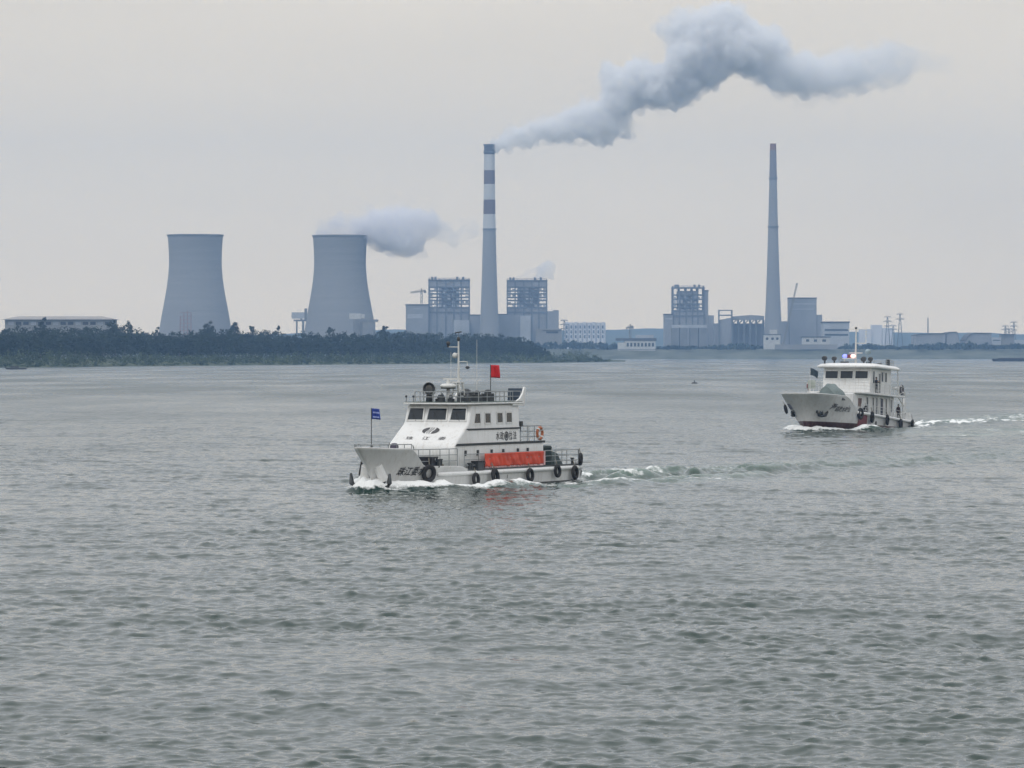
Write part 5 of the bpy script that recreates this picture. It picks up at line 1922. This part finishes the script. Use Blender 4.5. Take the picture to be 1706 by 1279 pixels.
pylon(1478.6, 5500, 527, 'three armed pylon just right of the second ship mast')
pylon(1488, 5650, 542, 'short pylon second to the right of the ship mast', 2)
pylon(1499.5, 5450, 522.5, 'tallest pylon of the three right of the ship mast', 2)
pylon(1546, 5600, 529, 'slim lone mast above the long grey shed', 0, True)
pylon(1675, 5500, 542.5, 'left of the pylons at the far right skyline', 2)
pylon(1681, 5700, 547, 'short pylon squeezed between two taller ones at far right', 2)
pylon(1689.3, 5400, 536, 'tallest pylon at the far right skyline, three dark arms', 3)
pylon(940, 5300, 533, 'pylon beside the pale far apartment slab', 3)
pylon(1401, 5600, 546, 'pylon behind the second ship roof, left of its mast', 2)

# ------------------------------------------------------------------ other craft
bg_ = empty('barge', (wx(1690, 3600), 3600, 0), 'long dark low barge lying off the far bank at right', 'barge')
MB().prism([(-18.5, .6), (-16, -.8), (24, -.8), (25, 2.2), (-19, 2.4)], -4, 4).build('hull', mat('barge_black', (.02, .022, .03), .7), bg_)
MB().bx((-14, -3, 2.25), (18, 3, 3.1)).build('hatch_cover', mat('barge_hatch', (.07, .07, .08), .7), bg_)
MB().bx((19, -2.6, 2.25), (24, 2.6, 5.2)).build('deckhouse', CLADL, bg_)
sb = empty('sampan', (wx(27, 1960), 1960, 0), 'small dark open boat moored under the left bank', 'boat', rz=.1)
MB().prism([(-5.5, 1.15), (-4.2, -.3), (4, -.3), (5.6, 1.0), (4.6, .75), (-4.4, .85)], -1.1, 1.1).build('hull', DARKM, sb)
MB().prism([(-2.6, .86), (-2.6, 1.6), (1.2, 1.6), (1.2, .86)], -.9, .9).build('cabin', mat('sampan_hood', (.06, .06, .055), .8), sb)
by = empty('buoy', (wx(1157, 1090), 1090, 0), 'tiny dark buoy afloat in mid river between the two boats', 'buoy')
MB().lathe([(0, -.4), (.75, -.35), (.85, .1), (.5, .35), (0, .4)], n=14).build('float', DARKM, by)
MB().tube([(0, 0, .3), (0, 0, .85)], .12, 8).build('top_mark', DARKM, by)

# ------------------------------------------------------------------ land
def polyline(pts):
    xs_, ys_ = [p[0] for p in pts], [p[1] for p in pts]
    return lambda x: np.interp(x, xs_, ys_)


shore_y = polyline([(-400, 616), (-100, 613), (0, 612.2), (120, 611.3), (200, 610), (440, 608), (700, 605.9), (900, 604.3), (1000, 603), (1042, 602.2)])
sd = lambda px: 57400.0 / (shore_y(px) - 586)
GRASS = foliage_mat('bank_grass', (.035, .05, .022), (.085, .10, .045), .05)
GRASSF = foliage_mat('far_bank_grass', (.05, .06, .035), (.16, .165, .12), .02)
pxs = np.concatenate([np.linspace(-1100, 940, 300), np.linspace(946, 1042, 40)])
vv = np.array([-6, 0, 3, 8, 16, 30, 50, 80, 140, 260, 420, 560, 600.0])
tipf = lambda px: np.clip((1046 - px) / 130, 0.02, 1)
gh = lambda px, v: np.interp(v, [-6, 0, 3, 16, 50, 140, 560, 600], [-1, 0.0, .7, 1.6, 3.0, 4.2, 3, -1]) * (0.25 + .75 * tipf(px))


def gpt(px, v):
    d = sd(px) + v * tipf(px) if False else sd(px) + v
    return wx(px, sd(px)), d


V = []
for px in pxs:
    f = float(tipf(px))
    for v in vv:
        v2 = v * (0.06 + .94 * f) if v > 0 else v
        V.append((wx(px, sd(px)) + v2 * .0, sd(px) + v2, float(gh(px, v)) + (.3 * mnoise.noise(Vector((px * .1, v * .1, 0))) if v > 3 else 0)))
nv = len(vv)
Q = [(i * nv + j, (i + 1) * nv + j, (i + 1) * nv + j + 1, i * nv + j + 1) for i in range(len(pxs) - 1) for j in range(nv - 1)]
isl = mesh_np('island', V, Q, GRASS, smooth=True)
tag(isl, 'low green wooded tongue of land reaching out from the left', 'land', kind='structure')
# far bank: sloping embankment and flat ground behind
pxf = np.linspace(-1500, 3200, 140)
prof_f = [(-10, -1.5), (0, 0), (14, 2.6), (40, 4.2), (60, 4.6), (90, 10), (110, 11.5), (600, 12), (4200, 12)]
V, Q = [], []
for i, px in enumerate(pxf):
    for v, z in prof_f:
        d = 4783 + v
        V.append((wx(px, 4783), d + 6 * mnoise.noise(Vector((px * .006, 1, 0))), z + (1.2 * mnoise.noise(Vector((px * .02, v * .02, 2))) if 10 < v < 700 else 0)))
m_ = len(prof_f)
Q = [(i * m_ + j, (i + 1) * m_ + j, (i + 1) * m_ + j + 1, i * m_ + j + 1) for i in range(len(pxf) - 1) for j in range(m_ - 1)]
fb = mesh_np('riverbank', V, Q, GRASSF)
tag(fb, 'grassy embankment of the far shore below the power plant', 'bank', kind='structure')
# low hills far behind
V = []
hx = np.linspace(-2600, 2600, 160)
for x in hx:
    h = 48 + 16 * mnoise.noise(Vector((x * .0016, 4, 0))) + 6 * mnoise.noise(Vector((x * .009, 9, 0)))
    h *= .55 + .45 * float(smooth(-300, 700, 1200 - abs(x - 450)))
    for y, kz_ in ((8300, .0), (8500, .55), (8750, 1.0), (9100, .7), (9500, 0)):
        V.append((x, y, max(2, h * kz_ + 6)))
Q = [(i * 5 + j, (i + 1) * 5 + j, (i + 1) * 5 + j + 1, i * 5 + j + 1) for i in range(159) for j in range(4)]
tag(mesh_np('hills', V, Q, foliage_mat('hill_green', (.05, .06, .04), (.10, .11, .07), .01), smooth=True), 'pale low hills behind the plant', 'hills', kind='structure')

# ------------------------------------------------------------------ foliage
def leaves(cs, rs, n, size, seed, flat=.75):
    """leaf sprays scattered through clumps: cs (k,3) centres, rs (k,3) radii, n per clump"""
    g = np.random.default_rng(seed)
    cs, rs = np.repeat(np.asarray(cs, float), n, 0), np.repeat(np.asarray(rs, float), n, 0)
    K = len(cs)
    d = g.normal(size=(K, 3))
    d /= np.linalg.norm(d, axis=1)[:, None]
    p = cs + d * rs * (g.random((K, 1)) ** .45)
    a = g.normal(size=(K, 3))
    a[:, 2] *= flat
    a /= np.linalg.norm(a, axis=1)[:, None]
    b = np.cross(a, g.normal(size=(K, 3)))
    b /= np.linalg.norm(b, axis=1)[:, None] + 1e-9
    s = size * (.5 + g.random((K, 1)))
    a, b = a * s, b * s * .7
    v = np.stack([p - a, p + b * .8, p + a, p - b * .8], 1).reshape(-1, 3)
    q = np.arange(4 * K).reshape(-1, 4)
    return v, q


def clumps(x, y, z0, h, r, n, g):
    """lobes of one crown"""
    c, s = [], []
    for i in range(n):
        t = g.random()
        rad = r * (1 - .55 * t * t) * (0.45 + .4 * g.random())
        a = g.random() * 6.283
        c.append((x + math.cos(a) * rad, y + math.sin(a) * rad, z0 + h * (.25 + .70 * t)))
        k = r * (.30 + .26 * g.random()) * (1 - .25 * t)
        s.append((k, k, k * .8))
    c.append((x, y, z0 + h * .55))
    s.append((r * .6, r * .6, h * .35))
    return c, s


LEAFD = foliage_mat('dark_wood_leaves', (.010, .018, .010), (.034, .052, .024), .07)
LEAFB = foliage_mat('bank_shrub_leaves', (.022, .040, .017), (.10, .13, .05), .045)
LEAFF = foliage_mat('far_leaves', (.02, .032, .018), (.05, .065, .035), .03)
BARK = mat('bark', (.07, .06, .05), .9, .3, 1)
sky_y = polyline([(-400, 536), (-60, 541), (0, 541), (60, 540), (110, 541), (160, 538), (215, 539), (240, 547), (300, 546), (345, 542), (385, 541), (410, 547), (480, 550), (560, 550), (640, 547), (700, 549), (780, 551), (830, 552), (870, 556), (880, 562), (893, 571), (915, 578), (935, 585), (948, 592)])
g = np.random.default_rng(5)
C_, S_ = [], []
stems = MB()
for row, v in enumerate((78, 105, 138, 175, 215, 260)):
    px = -1000.0
    while px < 940:
        d = float(sd(px)) + v + g.normal() * 8
        x = wx(px, d)
        yt = float(sky_y(px)) + (6 * (5 - row) if row < 5 else 0) * .55 + 5.5 * (.5 + mnoise.noise(Vector((px * .022, row * .7, 1)))) + abs(g.normal()) * 1.3
        h = wz(yt, d) - 4.0
        if h > 4:
            r = min(7.0, h * .38) * (.8 + .4 * g.random())
            c, s = clumps(x, d, 4.0, h, r, 15, g)
            C_ += c
            S_ += s
            for k_ in range(2):           # understorey closes the wood below the crowns
                C_.append((x + g.normal() * r * .8, d + g.normal() * 3, 4 + h * (.18 + .3 * k_)))
                S_.append((r * .9, r * .9, h * .24))
            if row < 2:
                stems.tube([(x, d, 3.2), (x + g.normal() * .3, d, 4 + h * .5)], [.28, .15], 5)
        px += (5.2 + 3 * g.random()) * FPX / d
v, q = leaves(C_, S_, 34, .60, 3)
wood = mesh_np('wood', v, q, LEAFD)
tag(wood, 'dark dense wood covering the tongue of land at left', 'wood', kind='stuff')
stems.build('stems', BARK, wood)
# scrub along the water
scr_y = polyline([(-400, 588), (-60, 585), (0, 584), (60, 579), (100, 578), (150, 585), (190, 590), (240, 585), (300, 589), (400, 587), (500, 585), (600, 584), (750, 583), (850, 583), (900, 587), (930, 585), (950, 581), (972, 583), (990, 590), (1004, 597), (1012, 600.5), (1040, 601.5)])
C_, S_ = [], []
for v_ in (5, 14, 26, 42, 62):
    px = -1000.0
    while px < 1012:
        f = float(tipf(px))
        d = float(sd(px)) + v_ * (.06 + .94 * f) + g.normal() * 2
        x = wx(px, d)
        k_ = {5: .18, 14: .42, 26: .66, 42: .86, 62: 1.0}[v_]
        wl_ = float(shore_y(px))
        yt = wl_ - (wl_ - float(scr_y(px))) * k_ + g.normal() * 1.2
        zt = wz(yt, d)
        z0 = float(gh(px, v_)) * .6
        r = 2.2 + 2.2 * g.random()
        if zt > z0 + .5:
            h = zt - z0
            C_ += [(x, d, z0 + h * .45), (x + g.normal() * r * .7, d + g.normal(), z0 + h * .3), (x + g.normal() * r * .7, d + g.normal(), z0 + h * .6)]
            S_ += [(r, r, h * .55), (r * .8, r * .8, h * .35), (r * .6, r * .6, h * .4)]
        px += (3.2 + 2.5 * g.random()) * FPX / d
v, q = leaves(C_, S_, 34, .50, 8, flat=1.2)
tag(mesh_np('scrub', v, q, LEAFB), 'lighter green scrub sloping down to the water before the wood', 'scrub', kind='stuff')
# bushes and trees of the far bank, one mass in the haze
far_y = polyline([(-400, 560), (880, 566), (930, 566), (942, 564), (985, 566), (1000, 568), (1028, 571), (1040, 584), (1092, 584), (1098, 572), (1190, 574), (1230, 570), (1270, 572), (1300, 580), (1395, 580), (1410, 572), (1440, 569), (1465, 571), (1500, 576), (1530, 572), (1600, 568), (1660, 572), (1706, 568), (1900, 566), (2400, 568)])
C_, S_ = [], []
for v_ in (95, 135, 175):
    px = -200.0
    while px < 2300:
        d = 4783 + v_ + g.normal() * 8
        x = wx(px, d)
        yt = float(far_y(px)) + abs(g.normal()) * 3.0 + (175 - v_) * .035
        h = wz(yt, d) - 11
        if h > 1:
            r = 4 + 4 * g.random()
            C_ += [(x, d, 11 + h * .5), (x + g.normal() * 4, d, 11 + h * .35), (x + g.normal() * 4, d, 11 + h * .7)]
            S_ += [(r, r, h * .5), (r, r, h * .35), (r * .6, r * .6, h * .3)]
        px += (6 + 5 * g.random()) * FPX / d
v, q = leaves(C_, S_, 26, 1.5, 9)
tag(mesh_np('treeline', v, q, LEAFF), 'hazy belt of trees and bushes along the far bank', 'trees', kind='stuff')


def tree(px, v_, ytop, r, label, seed, lean=0.0, sparse=False):
    d = float(sd(px)) + v_
    h = wz(ytop, d) - 4
    o = empty('tree', (wx(px, d), d, 4.0), label, 'tree', 'trees standing above the wood')
    gg = np.random.default_rng(seed)
    tr = MB().tube([(0, 0, -.6), (lean * .3, 0, h * .4), (lean, 0, h * .86)], [.38, .25, .08], 7)
    c, s = clumps(lean * .5, 0, h * .35, h * .65, r * 1.15, 13 if sparse else 20, gg)
    for cc in c[:6]:
        tr.tube([(lean * .4, 0, h * .45), (cc[0] * .6, cc[1] * .6, (h * .45 + cc[2]) / 2), cc], [.14, .1, .04], 5)
    tr.build('trunk', BARK, o)
    v, q = leaves(c, s, 40 if sparse else 55, .5, seed)
    mesh_np('crown', v, q, LEAFD, o)
    return o


tree(72, 265, 528, 3.2, 'narrow tall tree rising before the long hipped hall at far left', 21, .4, True)
tree(188, 250, 532, 4.5, 'broad tree at the right end of the long hipped hall', 22, -.6)
tree(211, 235, 533, 4.2, 'leaning bushy tree second from the hall end, before open sky', 23, 1.4, True)
tree(262, 270, 543, 3.0, 'small tree at the left foot of the tower without steam', 24, .3, True)
tree(347, 250, 533, 4.0, 'spiky tall tree before the middle of the tower without steam', 25, .2)
tree(392, 255, 536, 4.0, 'dense bushy tree at the right foot of the tower without steam', 26, -.3)
tree(418, 270, 542, 2.8, 'small scrawny tree a little right of the tower without steam', 27, .5, True)
tree(462, 268, 542, 2.6, 'thin topped tree midway between the two cooling towers', 28, .2, True)
tree(550, 270, 544, 3.4, 'leaning tree before the steaming tower base', 29, 1.6, True)
tree(642, 262, 542, 3.2, 'low rounded tree just right of the steaming tower', 30, -.2)

# ------------------------------------------------------------------ smoke and steam: closed puffed bodies filled with vapour
def inside(pt, poly):
    x, y = pt
    r = False
    n = len(poly)
    for i in range(n):
        (x1, y1), (x2, y2) = poly[i], poly[(i + 1) % n]
        if (y1 > y) != (y2 > y) and x < (x2 - x1) * (y - y1) / (y2 - y1) + x1:
            r = not r
    return r


def edge_dist(pt, poly):
    p = Vector(pt)
    best = 1e9
    for i in range(len(poly)):
        a, b = Vector(poly[i]), Vector(poly[(i + 1) % len(poly)])
        t = max(0, min(1, (p - a).dot(b - a) / max(1e-9, (b - a).length_squared)))
        best = min(best, (p - a.lerp(b, t)).length)
    return best


def plume(name, label, poly, d, m, seed, extra=(), voxel=2.5, n=260, rmin=3, rmax=34, rough=6.5, puff=.9, cat='smoke', deep=1.0, child=None, grow=0.0):
    rr = random.Random(seed)
    x0, x1 = min(p[0] for p in poly), max(p[0] for p in poly)
    y0, y1 = min(p[1] for p in poly), max(p[1] for p in poly)
    k = d / FPX
    mb = MB()
    cnt, tries = 0, 0
    while cnt < n and tries < 40000:
        tries += 1
        pt = (rr.uniform(x0, x1), rr.uniform(y0, y1))
        if not inside(pt, poly):
            continue
        e = edge_dist(pt, poly)
        if cnt > n * .55 and e > 12:
            continue
        r = min(rmax, max(rmin, e * puff + rr.uniform(0, 2.0)))
        dy = rr.gauss(0, .30) * (e + 6) * deep
        mb.sphere((wx(pt[0], d), d + dy * k, wz(pt[1], d)), (r + grow) * k, 12, (1, 1, .95))
        cnt += 1
    for px, py, r in extra:
        mb.sphere((wx(px, d), d, wz(py, d)), r * k, 12)
    o = mb.build(name, m, recalc=False)
    rm = o.modifiers.new('remesh', 'REMESH')
    rm.mode = 'VOXEL'
    rm.voxel_size = voxel
    bake_modifiers(o)
    me = o.data
    me.materials.clear()
    me.materials.append(m)
    nvt = len(me.vertices)
    co = np.empty(nvt * 3, dtype=np.float32)
    no = np.empty(nvt * 3, dtype=np.float32)
    me.vertices.foreach_get('co', co)
    me.vertex_normals.foreach_get('vector', no)
    co, no = co.reshape(-1, 3), no.reshape(-1, 3)
    dis = np.empty(nvt)
    for i in range(nvt):
        p = Vector(co[i])
        dis[i] = abs(mnoise.noise(p * .035)) * 2.2 + abs(mnoise.noise(p * .085)) * 1.7 + abs(mnoise.noise(p * .19)) * 1.35 + abs(mnoise.noise(p * .37)) * .5 - 1.15
    co += no * (dis * rough)[:, None]
    me.vertices.foreach_set('co', co.ravel())
    me.update()
    rm = o.modifiers.new('remesh', 'REMESH')      # clean up where lumps ran into each other
    rm.mode = 'VOXEL'
    rm.voxel_size = voxel * .9
    bake_modifiers(o)
    import bmesh
    bm = bmesh.new()
    bm.from_mesh(o.data)
    left = set(bm.verts)
    while left:                                   # loose crumbs are dropped
        st = [left.pop()]
        isl_ = list(st)
        while st:
            for e in st.pop().link_edges:
                for w in e.verts:
                    if w in left:
                        left.discard(w)
                        st.append(w)
                        isl_.append(w)
        if len(isl_) < 400:
            bmesh.ops.delete(bm, geom=isl_, context='VERTS')
    bm.to_mesh(o.data)
    bm.free()
    o.data.materials.clear()
    o.data.materials.append(m)
    if child:
        o.parent = child
        return o
    return tag(o, label, cat, kind='stuff')


SMK = dict(main=.10, main2=.055, steam=.075, faint=.022)
main_poly = [(817, 241), (820, 233), (838, 226), (850, 212), (868, 214), (885, 200), (905, 194), (925, 196), (940, 180), (965, 176), (1000, 160), (1000, 118), (1015, 108), (1040, 112), (1070, 102), (1105, 104), (1112, 72), (1096, 48), (1106, 26), (1130, 14), (1160, 20), (1172, 32), (1180, 5), (1212, 2), (1240, 12), (1250, 34), (1275, 44), (1300, 40), (1310, 66), (1322, 92),
             (1316, 128), (1290, 148), (1255, 128), (1230, 124), (1205, 138), (1186, 148), (1160, 156), (1150, 180), (1120, 178), (1085, 184), (1060, 182), (1048, 200), (1045, 225), (1020, 238), (1012, 250), (985, 240), (965, 232), (930, 236), (905, 240), (880, 243), (850, 248), (828, 249)]
tail_poly = [(1236, 60), (1300, 60), (1322, 92), (1370, 92), (1400, 76), (1425, 84), (1452, 70), (1480, 74), (1505, 70), (1530, 84), (1556, 84), (1586, 100), (1580, 116), (1555, 118), (1525, 124), (1508, 140), (1490, 152), (1455, 150), (1425, 150), (1400, 162), (1370, 160), (1340, 162), (1310, 156), (1285, 150), (1262, 138), (1240, 120)]
ROOT = [(818, 238, 7.5), (824, 239, 9), (832, 239, 11), (842, 236, 13), (854, 232, 15), (866, 229, 16)]
FD1 = (wx(1000, FD), wx(1320, FD), .8)
FD2 = (wx(1340, FD), wx(1580, FD), .12)
p1 = plume('smoke_plume', 'billowing grey white smoke rising right from the banded chimney', main_poly, FD, smoke_mat('dense_smoke', SMK['main'], fade=FD1, scale=.05), 1, n=560, rmin=4, puff=.78, voxel=2.0, extra=ROOT, rough=5.5)
plume('wisps', None, main_poly, FD, smoke_mat('smoke_wisps', .045, fade=FD1, scale=.045, lo=.46, hi=.62), 6, n=420, rmin=5, puff=.9, voxel=2.4, rough=8.5, child=p1, grow=3.0)
p2 = plume('smoke_plume', 'thinner tail of the chimney smoke drifting level to the right', tail_poly, FD + 60, smoke_mat('thinning_smoke', SMK['main2'], fade=FD2, scale=.05), 2, n=300, puff=.74, voxel=2.2, rough=5.5, extra=[(1500, 104, 20), (1522, 102, 17), (1540, 100, 14), (1556, 100, 11), (1568, 103, 9), (1578, 107, 7)])
plume('wisps', None, tail_poly, FD + 60, smoke_mat('smoke_wisps', .04, fade=FD2, scale=.045, lo=.46, hi=.62), 7, n=240, rmin=5, puff=.9, voxel=2.6, rough=8.5, child=p2, grow=3.5)
steam_poly = [(524, 391), (534, 380), (548, 368), (572, 360), (598, 358), (622, 350), (650, 346), (690, 346), (718, 352), (736, 366), (740, 385), (730, 398), (708, 404), (692, 418), (672, 426), (648, 424), (622, 414), (612, 400), (608, 391)]
over_rim = [(538, 391, 9), (552, 388, 14), (566, 387, 19), (582, 385, 22), (598, 386, 23), (612, 386, 24)]
p3 = plume('steam_plume', 'soft lilac grey steam drifting off the right cooling tower', steam_poly, 5000, smoke_mat('steam', SMK['steam'], (.95, .95, .97), fade=(wx(650, 5000), wx(740, 5000), .55), scale=.028, lo=.38, hi=.62), 3, n=220, rough=6.0, puff=.8, voxel=2.2, cat='steam', extra=over_rim)
plume('wisps', None, steam_poly, 5000, smoke_mat('steam_wisps', .03, (.95, .95, .97), scale=.04, lo=.44, hi=.62), 8, n=200, rough=8.5, rmin=5, voxel=2.6, child=p3, grow=4.5, extra=[(756, 372, 8), (772, 366, 7), (752, 390, 9), (766, 384, 7)])
plume('steam_plume', 'small faint steam trailing off the boiler house roof', [(850, 465), (866, 456), (880, 450), (895, 444), (915, 435), (926, 440), (922, 455), (926, 464), (890, 464)], 5250, smoke_mat('faint_steam', .06, lo=.38, hi=.6, scale=.05), 4, n=110, rmin=3, rough=2.6, voxel=1.6, cat='steam')
plume('steam_plume', 'barely visible wisp of steam left of the banded chimney', [(738, 372), (760, 384), (782, 366), (798, 352), (800, 388), (780, 402), (756, 412), (735, 402)], 5060, smoke_mat('wisp_steam', SMK['faint']), 5, n=60, rmin=3, rough=3.5, cat='steam')
